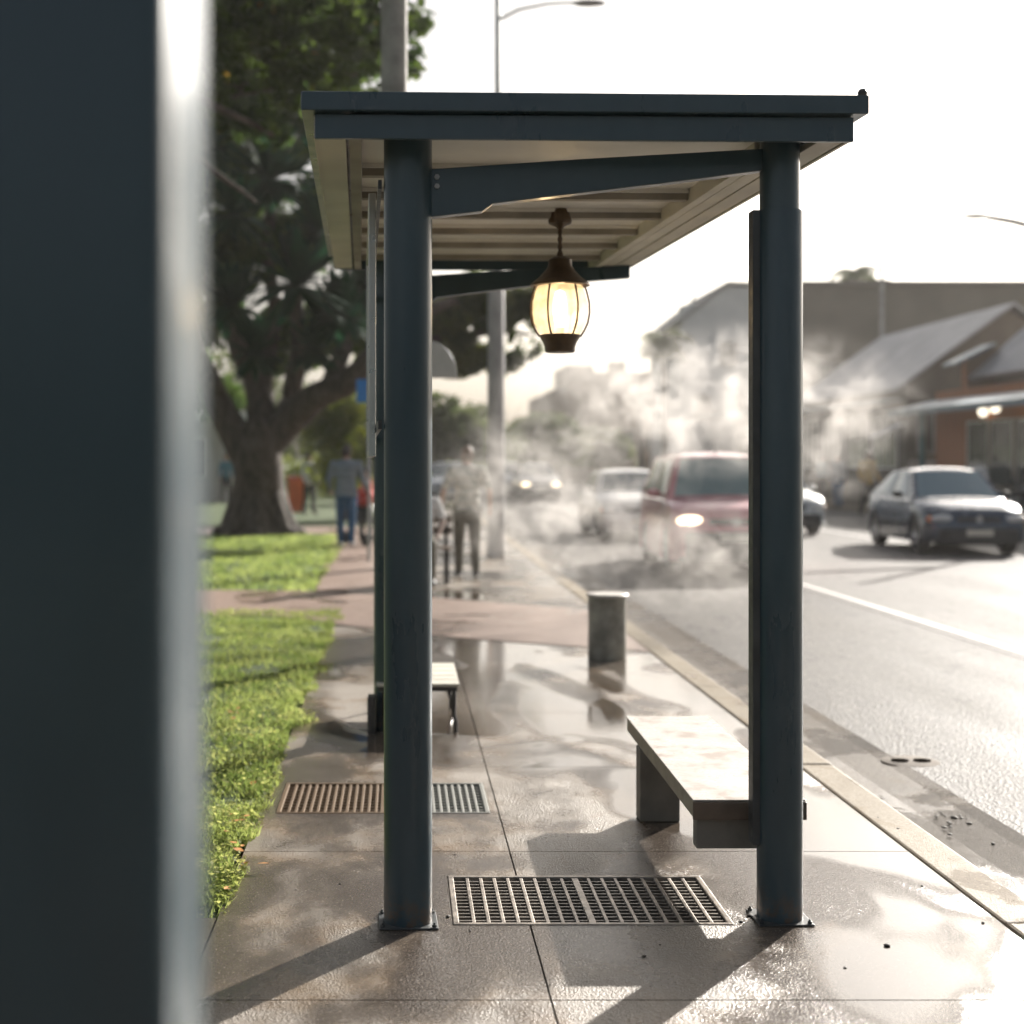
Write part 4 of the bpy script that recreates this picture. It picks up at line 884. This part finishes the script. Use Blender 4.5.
# ------------------------------------------------------------------ cars
def make_car(label, paintmat, style, lamps=None, group='cars on the road', glassm=None):
    st_ = dict(L=4.2, W=1.72, H=1.44, hood=.93, belt=.95, nose=.70, wr=.31, ws=(1.02, 1.75), rg=(3.85, 3.35), tail=.98, wf=.78, wb=3.36)
    st_.update(style); L_, W_, H_ = st_['L'], st_['W'], st_['H']
    t = thing('car', label, 'car', (0, 0, 0), 0, group)
    body = MB(); ny = 84; ring = 15; vs = []
    wfy, wby, wr = st_['wf'], st_['wb'], st_['wr']
    for j in range(ny + 1):
        y = L_ * j / ny; e0 = y / .45; e1 = (L_ - y) / .40
        pw = 1 - .16 * max(0, 1 - e0) ** 2.2 - .12 * max(0, 1 - e1) ** 2.2; w_ = W_ / 2 * pw
        # top line
        if y < st_['ws'][0]: u = y / st_['ws'][0]; zt2 = st_['nose'] + (st_['hood'] - st_['nose']) * (1 - (1 - u) ** 2.2)
        elif y < st_['rg'][0]: zt2 = st_['hood'] + .03
        else: u = (y - st_['rg'][0]) / max(.05, L_ - st_['rg'][0]); zt2 = st_['tail'] - .10 * u ** 2
        if y < .06: zt2 -= .10 * (1 - y / .06)
        if y > L_ - .06: zt2 -= .12 * (1 - (L_ - y) / .06)
        zb = .20 + .08 * max(0, 1 - e0) ** 2 + .10 * max(0, 1 - e1) ** 2
        zbo = zb
        for yw in (wfy, wby):
            d = abs(y - yw); Ra = wr + .055
            if d < Ra: zbo = max(zbo, wr + math.sqrt(Ra * Ra - d * d))
        zbo = min(zbo, zt2 - .12)
        side_mid = max(.55, zbo + .04); side_mid = min(side_mid, zt2 - .07)
        half = [(0, zb), (w_ * .70, zb), (w_ * .72, zbo), (w_ * .97, zbo), (w_ * 1.0, min(zbo + .03, side_mid)), (w_ * 1.0, side_mid), (w_ * .965, zt2 - .06), (w_ * .90, zt2 - .012), (w_ * .55, zt2 + .02), (0, zt2 + .03)]
        full = half + [(-x, z) for x, z in reversed(half[1:-1])]
        ring = len(full); vs += [(x, y, z) for x, z in full]
    fs = []
    for j in range(ny):
        for k in range(ring): fs.append((j * ring + k, j * ring + (k + 1) % ring, (j + 1) * ring + (k + 1) % ring, (j + 1) * ring + k))
    fs += [tuple(reversed(range(ring))), tuple(ny * ring + k for k in range(ring))]
    body.add(vs, fs); bo_ = body.build('body', paintmat, t, True, angle=42)
    # cabin
    yA, yC = st_['ws']; yB, yD = st_['rg']; zb = st_['hood'] - .0; wbt = W_ / 2 * .93; wtp = W_ / 2 * .70; cab = MB()
    zk = H_ - .07
    Bq = [Vector((-wbt, yA, zb)), Vector((wbt, yA, zb)), Vector((wbt, yB, zb)), Vector((-wbt, yB, zb))]
    Tq = [Vector((-wtp, yC, zk)), Vector((wtp, yC, zk)), Vector((wtp, yD, zk)), Vector((-wtp, yD, zk))]
    cab.add(Bq + Tq, [(0, 1, 5, 4), (1, 2, 6, 5), (2, 3, 7, 6), (3, 0, 4, 7)])
    cab.build('pillars', paintmat, t)
    # crowned roof
    rf = MB(); nx, nyy = 10, 12; vs = []; fs = []
    for j in range(nyy + 1):
        for i in range(nx + 1):
            u = i / nx * 2 - 1; v_ = j / nyy; ax = wtp + .012
            z = zk - .015 + .085 * (1 - abs(u) ** 3.5) * (1 - abs(2 * v_ - 1) ** 5); vs.append((u * ax, yC - .02 + (yD - yC + .04) * v_, z))
    for j in range(nyy):
        for i in range(nx): a = j * (nx + 1) + i; fs.append((a, a + 1, a + nx + 2, a + nx + 1))
    rf.add(vs, fs).build('roof', paintmat, t, True)
    gm = glassm or M['carglass']
    def pane(q, n_out, u0, u1, v0, v1, nm):
        def pt(u, v_): return q[0].lerp(q[1], u).lerp(q[3].lerp(q[2], u), v_) + n_out * .010
        nrm = n_out; N = 6; m = MB(); vs = []; fs = []
        for b3 in range(N + 1):
            for a3 in range(N + 1):
                u = u0 + (u1 - u0) * a3 / N; v_ = v0 + (v1 - v0) * b3 / N
                vs.append(pt(u, v_) + nrm * .03 * (1 - (2 * a3 / N - 1) ** 2) * (1 if nm != 'side_window' else .4))
        for b3 in range(N):
            for a3 in range(N): a = b3 * (N + 1) + a3; fs.append((a, a + 1, a + N + 2, a + N + 1))
        m.add(vs, fs); return m.build(nm, gm, t, True)
    def nout(q, hint):
        n_ = (q[1] - q[0]).cross(q[3] - q[0]).normalized(); return n_ if n_.dot(hint) > 0 else -n_
    q = [Bq[0], Bq[1], Tq[1], Tq[0]]; pane(q, nout(q, Vector((0, -1, .3))), .055, .945, .06, .93, 'windscreen')
    q = [Bq[3], Bq[2], Tq[2], Tq[3]]; pane(q, nout(q, Vector((0, 1, .3))), .08, .92, .1, .9, 'rear_window')
    for s_ in (0, 1):
        q = [Bq[1], Bq[2], Tq[2], Tq[1]] if s_ else [Bq[0], Bq[3], Tq[3], Tq[0]]; no = nout(q, Vector((1 if s_ else -1, 0, .2)))
        pane(q, no, .10, .47, .12, .90, 'side_window'); pane(q, no, .51, .90, .12, .90, 'side_window')
    # wheels
    for (x, y) in ((-1, wfy), (1, wfy), (-1, wby), (1, wby)):
        wr_ = wr; prof = [(wr_ * .62, -.095), (wr_ * .93, -.10), (wr_, -.075), (wr_, .075), (wr_ * .93, .10), (wr_ * .62, .095)]
        tob = bpy.data.objects.new('wheel', None)
        ty = MB().lathe(prof, (0, 0, 0), 28, 'X', False).build('wheel', M['rubber'], t, True); ty.location = (x * (W_ / 2 - .12), y, wr_)
        rm = MB().lathe([(wr_ * .63, -.07), (wr_ * .60, -.09 if x < 0 else .09), (wr_ * .5, .0), (0, 0)], (0, 0, 0), 24, 'X', False)
        rm.v = rm.v; sgn = -1 if x < 0 else 1
        for k in range(6):
            a = 2 * PI * k / 6; rm.tube([(sgn * .07, 0, 0), (sgn * .085, math.cos(a) * wr_ * .6, math.sin(a) * wr_ * .6)], [.03, .022], 6)
        rm.build('rim', M['chrome'], ty, True)
        bpy.data.objects.remove(tob)
    MB().box(-W_ / 2 * .66, W_ / 2 * .66, .3, L_ - .3, .17, .55).build('underbody', M['trim'], t)
    # front details
    zn = st_['nose']; lit = lamps or M['headlamp']
    for s_ in (-1, 1):
        c = Vector((s_ * W_ / 2 * .70, .045, zn - .075)); MB().ell(c, (.19, .07, .075), 18, 10).build('headlight', lit, t, True)
        MB().ell(Vector((s_ * W_ / 2 * .90, .13, zn - .08)), (.06, .09, .055), 12, 8).build('indicator', M['amber'], t, True)
        mi = MB().ell((s_ * (W_ / 2 + .085), yA + .42, st_['hood'] + .08), (.10, .06, .065), 14, 8); mi.build('mirror', paintmat if style.get('pm') else M['trim'], t, True)
        MB().box(min(s_ * W_ / 2 * .99, s_ * (W_ / 2 + .01)), max(s_ * W_ / 2 * .99, s_ * (W_ / 2 + .01)), 1.55, 1.70, .80, .825).build('door_handle', M['trim'], t)
    MB().box(-.36, .36, -.012, .05, zn - .13, zn - .045).build('grille', M['trim'], t, bevel=.01)
    MB().lathe([(.05, -.03), (.055, -.02), (.04, -.014), (0, -.014)], (0, 0, zn - .085), 20, 'Y', False).build('emblem', M['chrome'], t, True)
    MB().prism([(-W_ / 2 * .86, .02, .22), (-W_ / 2 * .6, -.05, .20), (W_ / 2 * .6, -.05, .20), (W_ / 2 * .86, .02, .22), (W_ / 2 * .86, .25, .22), (-W_ / 2 * .86, .25, .22)], (0, 0, zn - .44)).build('bumper', st_.get('bump', M['trim']), t, bevel=.03)
    MB().box(-.22, .22, -.064, -.052, zn - .36, zn - .25).build('number_plate', M['plate'], t)
    for s_ in (-1, 1): MB().ell((s_ * W_ / 2 * .72, L_ - .05, st_['tail'] - .22), (.12, .06, .10), 12, 8).build('tail_light', simple('tail_lamp', (.35, .02, .015), .2, coat=1), t, True)
    return t
def place(car, px, py, rz=0, z=-.126, X=None):
    Y = F * (CH - z) / (py - HY); car.location = ((px - VX) / F * Y if X is None else X, Y, z); car.rotation_euler = (0, 0, rz)
c = make_car('dark blue hatchback with pale roof reflections and a pale number plate on the right lane', paint('dark_blue_car_paint', (.016, .038, .075), .3, .22), dict(L=4.0, H=1.50, rg=(3.9, 2.9)), None, glassm=M['blueglass'])
place(c, 979, 556, R(-3.5))
c = make_car('faded pink-red tall car with a lit headlamp half hidden in the steam', paint('faded_red_car_paint', (.50, .15, .18), .1, .35), dict(L=4.2, W=1.76, H=1.75, hood=1.06, nose=.86, ws=(.9, 1.45), rg=(4.1, 3.85), tail=1.05, wr=.34, wb=3.3, pm=1), M['headlit'], glassm=M['paleglass'])
place(c, 736, 578, R(-5)); c.rotation_euler[2] = R(-3)
ar = MB().tube([(0, .0, 1.6), (0, .25, 1.9)], .012, 6); ar.v = [(x, y + 1.6, z + .05) for x, y, z in ar.v]; ar.build('aerial', M['black'], c)
c = make_car('white car driving behind the pink-red car in the steam', paint('white_car_paint', (.62, .61, .59), 0, .3), dict(pm=1, bump=paint('white_bumper', (.5, .49, .47), 0, .4)))
place(c, 642, 541, R(-1))
c = make_car('silver car seen just right of the right front post', paint('silver_car_paint', (.40, .42, .42), .5, .28), dict(pm=1), M['headlamp'])
place(c, 790, 536, R(2))
c = make_car('grey car cut off by the right edge of the view', paint('grey_car_paint', (.10, .11, .12), .5, .25), dict(H=1.5))
place(c, 1038, 524, R(0), X=None)
c = make_car('small pale car with glowing headlamp far down the road', paint('cream_car_paint', (.55, .53, .5), .1, .3), dict(H=1.5), M['headlit']); place(c, 541, 500)
c = make_car('white car farthest down the road beside the grey pole', paint('far_white_paint', (.6, .6, .58), .1, .3), dict(H=1.55), M['headlit']); place(c, 509, 496)
c = make_car('silver car parked behind the walking person at the pavement end', paint('parked_silver_paint', (.36, .38, .4), .5, .3), dict(), None); place(c, 447, 507, R(-2), 0.0)

# ------------------------------------------------------------------ people
def remesh_build(mb, name, mat, parent, vox=.012, smooth_it=3):
    me = bpy.data.meshes.new(name); me.from_pydata(mb.v, [], mb.f); me.update()
    bm = bmesh.new(); bm.from_mesh(me); bmesh.ops.recalc_face_normals(bm, faces=bm.faces); bm.to_mesh(me); bm.free()
    o = bpy.data.objects.new(name, me); COL.objects.link(o)
    md = o.modifiers.new('r', 'REMESH'); md.mode = 'VOXEL'; md.voxel_size = vox; md.use_smooth_shade = True
    ms = o.modifiers.new('s', 'SMOOTH'); ms.factor = .5; ms.iterations = smooth_it
    dg = bpy.context.evaluated_depsgraph_get(); dg.update(); ev = o.evaluated_get(dg); nm = bpy.data.meshes.new_from_object(ev)
    o.modifiers.clear(); o.data = nm; nm.name = name; nm.materials.clear(); nm.materials.append(mat)
    nm.polygons.foreach_set('use_smooth', [True] * len(nm.polygons)); bpy.data.meshes.remove(me)
    if parent: o.parent = parent
    return o
def cap(mb, a, b2, ra, rb, ex=1.0, n=14):
    a, b2 = Vector(a), Vector(b2); d = (b2 - a); Ld = max(d.length, 1e-5); d /= Ld; pts = []; rs = []
    for k in range(4): an = PI / 2 * k / 4; pts.append(a - d * ra * math.cos(an)); rs.append(max(.0008, ra * math.sin(an)))
    pts.append(a); rs.append(ra); pts.append(b2); rs.append(rb)
    for k in range(1, 5): an = PI / 2 * k / 4; pts.append(b2 + d * rb * math.sin(an)); rs.append(max(.0008, rb * math.cos(an)))
    mb.tube(pts, rs, n, ell=ex)
def person(label, loc, rz, h=1.72, shirt=None, trousers=None, hair=None, skin=None, shoes=None, pose=None, stride=.12, arms=((.05, .0), (.05, .0)), short=False, bag=None, group=None, seated=False, armsL=None, hairlong=False, bulk=1.0, shorts=False):
    t = thing('person', label, 'person', loc, rz, group); k = h / 1.72
    V = lambda x, y, z: Vector((x * k, y * k, z * k))
    skin = skin or M['skin']; hair = hair or M['hair']
    # joints; the figure faces -Y
    if seated:
        hip = {s_: V(s_ * .09, .05, .52) for s_ in (-1, 1)}; kn = {s_: V(s_ * .11, -.38, .50) for s_ in (-1, 1)}; an = {s_: V(s_ * .11, -.34, .09) for s_ in (-1, 1)}; zo = -.41
    else:
        hip = {s_: V(s_ * .09, 0, .90) for s_ in (-1, 1)}; kn = {1: V(.10, -stride * .8, .49), -1: V(-.10, stride * .35, .49)}; an = {1: V(.10, -stride * 1.0, .09), -1: V(-.10, stride * 1.6, .10)}; zo = 0
    sh_ = {s_: V(s_ * .175 * bulk, .01, 1.41 + zo) for s_ in (-1, 1)}
    el = {}; wr = {}
    for i, s_ in enumerate((-1, 1)):
        f, o_ = arms[i]; el[s_] = sh_[s_] + V(s_ * (.06 + o_ * .5), -.06 * f * 4 + .01, -.28); wr[s_] = el[s_] + V(s_ * .02, -.10 - f * 1.2, -.235 + f * .35)
    if armsL:
        for s_, (e_, w_) in armsL.items(): el[s_] = V(*e_); wr[s_] = V(*w_)
    nk = V(0, .01, 1.46 + zo); hd = V(0, -.015, 1.61 + zo)
    bd = MB()
    bd.ell(hd, (.075 * k, .095 * k, .115 * k), 20, 14); bd.ell(hd + V(0, -.02, -.06), (.055 * k, .07 * k, .06 * k), 14, 10)
    bd.ell(hd + V(0, -.098, -.01), (.012 * k, .016 * k, .022 * k), 8, 6)
    for s_ in (-1, 1): bd.ell(hd + V(s_ * .076, .005, -.01), (.010 * k, .02 * k, .032 * k), 8, 6)
    cap(bd, nk - V(0, 0, .06), hd - V(0, 0, .06), .055 * k, .052 * k)
    # trunk
    def trunk(mb, g, z0=.86, z1=1.43):
        for (z, rx, ry) in ((.90, .155, .115), (1.0, .140 , .108), (1.10, .135, .105), (1.22, .152, .112), (1.33, .162, .110), (1.40, .140, .090)):
            if z0 - .01 <= z <= z1 + .01: mb.ell(V(0, .0, z + zo), ((rx * bulk + g) * k, (ry * bulk + g) * k, .10 * k), 20, 10)
        cap(mb, sh_[-1] + V(.02, 0, -.01), sh_[1] - V(.02, 0, .01), (.052 + g) * k, (.052 + g) * k)
    trunk(bd, 0)
    for s_ in (-1, 1):
        cap(bd, sh_[s_], el[s_], .047 * k, .038 * k); cap(bd, el[s_], wr[s_], .037 * k, .024 * k)
        cap(bd, hip[s_], kn[s_], .085 * k, .055 * k); cap(bd, kn[s_], an[s_], .053 * k, .036 * k)
        cap(bd, an[s_], an[s_] + V(s_ * .01, -.12, -.055), .036 * k, .028 * k)
        # hand: palm and five fingers
        d = (wr[s_] - el[s_]).normalized(); sd_ = Vector((0, 1, 0)) if abs(d.y) < .8 else Vector((1, 0, 0)); sd_ = (sd_ - d * sd_.dot(d)).normalized(); nn = d.cross(sd_)
        pc = wr[s_] + d * .045 * k; cap(bd, wr[s_], pc + d * .03 * k, .022 * k, .030 * k)
        for fi in range(4):
            o_ = (fi - 1.5) * .019 * k; b0 = pc + sd_ * o_ + d * .03 * k; ln = (.068, .078, .074, .058)[fi] * k
            b1 = b0 + d * ln * .55 + nn * .004; cap(bd, b0, b1, .0095 * k, .0088 * k, n=8); cap(bd, b1, b1 + (d * .8 + nn * .5 * -s_).normalized() * ln * .45, .0088 * k, .0075 * k, n=8)
        tb_ = pc - sd_ * .025 * k - d * .01 * k; t1 = tb_ + (d * .6 - sd_ * .7).normalized() * .035 * k; cap(bd, tb_, t1, .011 * k, .010 * k, n=8); cap(bd, t1, t1 + d * .028 * k, .010 * k, .008 * k, n=8)
    remesh_build(bd, 'body', skin, t, .0085 * k, 2)
    sm = MB(); trunk(sm, .018, .88 if not seated else .95)
    for s_ in (-1, 1):
        cap(sm, sh_[s_], sh_[s_].lerp(el[s_], .75 if short else 1), .066 * k, .056 * k)
        if not short: cap(sm, el[s_], el[s_].lerp(wr[s_], .95), .055 * k, .036 * k)
    remesh_build(sm, 'shirt', shirt, t, .012, 4)
    tr_ = MB()
    for s_ in (-1, 1):
        cap(tr_, hip[s_], kn[s_], .105 * k, .075 * k)
        if not shorts: cap(tr_, kn[s_], kn[s_].lerp(an[s_], .97), .072 * k, .058 * k)
    tr_.ell(V(0, .0, .92 + zo), (.165 * bulk * k, .128 * k, .11 * k), 20, 10); tr_.ell(V(0, .03 if not seated else .05, .86 + zo), (.155 * k, .13 * k, .09 * k), 18, 10)
    remesh_build(tr_, 'trousers', trousers, t, .012, 4)
    for s_ in (-1, 1):
        f = MB(); a_ = an[s_]; f.ell(a_ + V(s_ * .01, -.075, -.047), (.048 * k, .135 * k, .042 * k), 16, 8); f.ell(a_ + V(0, .0, -.02), (.045 * k, .05 * k, .055 * k), 12, 8)
        zmin = min(p[2] for p in f.v); f.v = [(x, y, max(z, .002) if z < .02 else z) for x, y, z in f.v]
        remesh_build(f, 'shoe', shoes or M['trim'], t, .01, 1)
    hm = MB(); hm.ell(hd + V(0, .022, .022), (.086 * k, .096 * k, .112 * k), 20, 12)
    if hairlong: hm.ell(hd + V(0, .07, -.07), (.075 * k, .05 * k, .12 * k), 16, 10)
    remesh_build(hm, 'hair', hair, t, .010, 1)
    for s_ in (-1, 1): MB().ell(hd + V(s_ * .03, -.086, .008), (.012 * k, .008 * k, .007 * k), 8, 6).build('eye', M['black'], t, True)
    return t
b = NB('patterned_shirt_cloth'); vv = b.vor(16, out='Color'); vd = b.vor(16)
b.set('Base Color', b.mix(b.mr(b.noise(14, 3), .45, .58), (.62, .59, .52), (.28, .29, .24))).set('Roughness', .85); M['pattern'] = b.m
M['jeans'] = cloth('blue_denim', (.025, .10, .22)); M['greyshirt'] = cloth('grey_blue_shirt', (.20, .24, .28)); M['whiteshirt'] = cloth('white_shirt', (.62, .62, .62))
M['blacktr'] = cloth('black_trousers_cloth', (.015, .015, .018)); M['khaki'] = cloth('grey_brown_trousers', (.13, .12, .09)); M['mustard'] = cloth('mustard_cloth', (.45, .27, .04)); M['bluecloth'] = cloth('blue_cloth', (.05, .17, .25))
G0 = 0.004
g = gnd(467, 577); person('person in a patterned short-sleeved shirt walking away through the steam', (g.x, g.y, G0), PI + .05, 1.66, M['pattern'], M['khaki'], M['hair_brown'], short=True, stride=.10, bulk=1.12, arms=((.05, .10), (.05, .12)))
g = gnd(346, 547); person('person in a grey-blue shirt and blue jeans standing on the path seen from behind', (g.x, g.y, G0), PI - .1, 1.74, M['greyshirt'], M['jeans'], M['hair'], shoes=M['whiteshirt'], stride=.05, bulk=1.25, arms=((.18, .04), (.18, .04)), short=False)
g = gnd(309, 514); person('person in a white shirt and black trousers beside the big tree trunk', (g.x, g.y, 0.0), .8, 1.68, M['whiteshirt'], M['blacktr'], M['hair'], stride=.08)
g = gnd(366, 540); person('short person in a red top bending over the pushchair', (g.x, g.y, G0), 1.2, 1.36, M['redcloth'], M['blacktr'], M['hair'], stride=.06, arms=((.3, .02), (.3, .02)))
g = gnd(226, 503); person('dark-clothed person far away at the left under the trees', (g.x, g.y, 0), .4, 1.7, M['bluecloth'], M['blacktr'], M['hair'])
g = gnd(868, 516); person('person in a mustard top standing on the far pavement behind the dark blue hatchback', (g.x, g.y, -.002), .3, 1.75, M['mustard'], M['blacktr'], M['hair'], skin=M['skin_dark'], bulk=1.1)
g = gnd(822, 505); person('person in blue standing far across the road right of the right front post', (g.x, g.y, -.002), 2.0, 1.7, M['bluecloth'], M['blacktr'], M['hair'])
g = gnd(838, 508); person('person in a white top across the road beside the person in blue', (g.x, g.y, -.002), -.5, 1.66, M['whiteshirt'], M['jeans'], M['hair'])
# park bench with seated person mostly behind the left front post
pb = thing('park_bench', 'dark park bench mostly hidden behind the left front post', 'bench', (.18, 17.3, 0), 0)
for i in range(4): MB().box(-.10, .46, -.20 + i * .11, -.11 + i * .11, .42, .445).build('seat_slat', M['bench_edge'], pb)
for i in range(2): MB().box(-.10, .46, .255, .28, .58 + i * .14, .68 + i * .14).build('backrest_slat', M['bench_edge'], pb)
for x in (-.05, .36):
    lg = MB().box(x, x + .05, -.19, -.14, .006, .419).box(x, x + .05, .20, .25, .006, .82).box(x, x + .05, -.14, .20, .38, .419); lg.build('leg', M['black'], pb)
person('seated person in a white shirt on the bench behind the left front post', (.26, 17.3, .005), 0, 1.7, M['whiteshirt'], M['khaki'], M['hair'], seated=True, short=True, skin=M['skin_dark'], armsL={1: ((.27, .02, .76), (.20, -.20, .60)), -1: ((-.24, 0, .74), (-.16, -.22, .58))})
# pushchair
q = gnd(357, 546); pc = thing('pushchair', 'dark pushchair with grey wheels beside the person in jeans', 'pushchair', (q.x + .18, q.y + .15, G0), .5)
MB().prism([(-.2, -.25, .42), (-.2, .2, .36), (-.2, .32, .85), (-.2, .26, .86), (-.2, .13, .45), (-.2, -.25, .48)], (.4, 0, 0)).build('seat', M['blacktr'], pc, bevel=.02)
MB().ell((0, .16, .84), (.21, .24, .17), 18, 10).build('hood', M['redcloth'], pc, True)
for s_ in (-1, 1):
    MB().tube([(s_ * .22, -.35, .12), (s_ * .22, .1, .5), (s_ * .22, .5, 1.0), (s_ * .2, .56, 1.02)], .012, 8).build('frame_tube', M['galv'], pc, True)
    MB().tube([(s_ * .22, .38, .12), (s_ * .22, .0, .42)], .012, 8).build('frame_tube', M['galv'], pc, True)
    for yy in (-.35, .38): MB().lathe([(.07, -.018), (.105, -.022), (.115, 0), (.105, .022), (.07, .018), (0, .01)], (s_ * .24, yy, .116), 20, 'X', False).build('wheel', M['rubber'], pc, True)
# orange bin
q = gnd(297, 512); ob = thing('litter_bin', 'bright orange litter bin behind the tree trunk', 'bin', (q.x, q.y, 0))
MB().prism([(-.22, -.2, .0), (.22, -.2, 0), (.25, -.22, .95), (-.25, -.22, .95)], (0, .42, 0)).build('bin_body', M['orange'], ob, bevel=.02)
MB().box(-.27, .27, -.25, .23, .951, 1.02).build('bin_lid', M['redcloth'], ob, bevel=.015)

# ------------------------------------------------------------------ steam
def steam():
    m = MB()
    for (c_, r_, s_) in STEAM: m.ell(c_, [q_ * 1.0 for q_ in r_], 20, 12)
    m.v = [(x, y, max(z, .02)) for x, y, z in m.v]
    o = remesh_build(m, 'steam', M['white'], None, .2, 0)
    mat = bpy.data.materials.new('steam_volume'); mat.use_nodes = True; nt = mat.node_tree; nt.nodes.clear()
    b = NB.__new__(NB); b.m = mat; b.t = nt
    out = b.n('ShaderNodeOutputMaterial'); pv_ = b.n('ShaderNodeVolumePrincipled'); b.l(pv_.outputs[0], out.inputs['Volume'])
    g_ = b.n('ShaderNodeNewGeometry'); P = g_.outputs['Position']; b.obj = P; b.pos = P
    masks = None
    for (c_, r_, s_) in STEAM:
        sub = b.n('ShaderNodeVectorMath'); sub.operation = 'SUBTRACT'; sub.inputs[1].default_value = c_; b.l(P, sub.inputs[0])
        dv = b.n('ShaderNodeVectorMath'); dv.operation = 'DIVIDE'; dv.inputs[1].default_value = r_; b.l(sub.outputs[0], dv.inputs[0])
        ln = b.n('ShaderNodeVectorMath'); ln.operation = 'LENGTH'; b.l(dv.outputs[0], ln.inputs[0])
        mk = b.math('MULTIPLY', b.mr(ln.outputs['Value'], 1.0, .25), s_)
        masks = mk if masks is None else b.math('MAXIMUM', masks, mk)
    nz = b.noise(2.3, 5, .68, b.scale(P, (1.0, .6, 1.0)), .55); dens = b.mr(nz, .50, .62, 0.0, 1.0)
    veil = b.math('MULTIPLY', masks, .035)
    d = b.math('MULTIPLY', b.math('ADD', b.math('MULTIPLY', masks, dens), veil), STEAM_D)
    b.l(d, pv_.inputs['Density']); pv_.inputs['Color'].default_value = (.93, .89, .85, 1); pv_.inputs['Anisotropy'].default_value = .25
    try: mat.cycles.volume_step_rate = .6
    except Exception: pass
    mat.cycles.volume_step_rate = .6 if hasattr(mat.cycles, 'volume_step_rate') else None
    o.data.materials.clear(); o.data.materials.append(mat)
    tag(o, 'billowing pale steam drifting over the kerb and across the pink-red car', 'steam', kind='stuff')
STEAM = [((3.5, 15.8, 2.15), (2.6, 2.2, 1.0), 1.0), ((1.8, 16.4, 1.1), (1.7, 2.2, 1.5), .42), ((3.0, 14.6, .5), (1.5, 1.8, .85), .42), ((4.45, 15.0, 1.8), (.85, 1.2, .85), 1.1), ((2.4, 15.6, 2.2), (1.5, 1.8, .9), .9)]
STEAM_D = 1.0
steam()
# air
hz = MB().box(-140, 140, -15, 240, -1.2, 30).build('haze', None); hz.data.materials.clear()
mat = bpy.data.materials.new('haze_volume'); mat.use_nodes = True; mat.node_tree.nodes.clear(); pvn = mat.node_tree.nodes.new('ShaderNodeVolumePrincipled'); on = mat.node_tree.nodes.new('ShaderNodeOutputMaterial')
mat.node_tree.links.new(pvn.outputs[0], on.inputs['Volume']); pvn.inputs['Density'].default_value = .0005; pvn.inputs['Color'].default_value = (.98, .95, .91, 1); pvn.inputs['Anisotropy'].default_value = .3
hz.data.materials.append(mat); tag(hz, 'thin warm haze in the morning air', 'haze', kind='stuff')
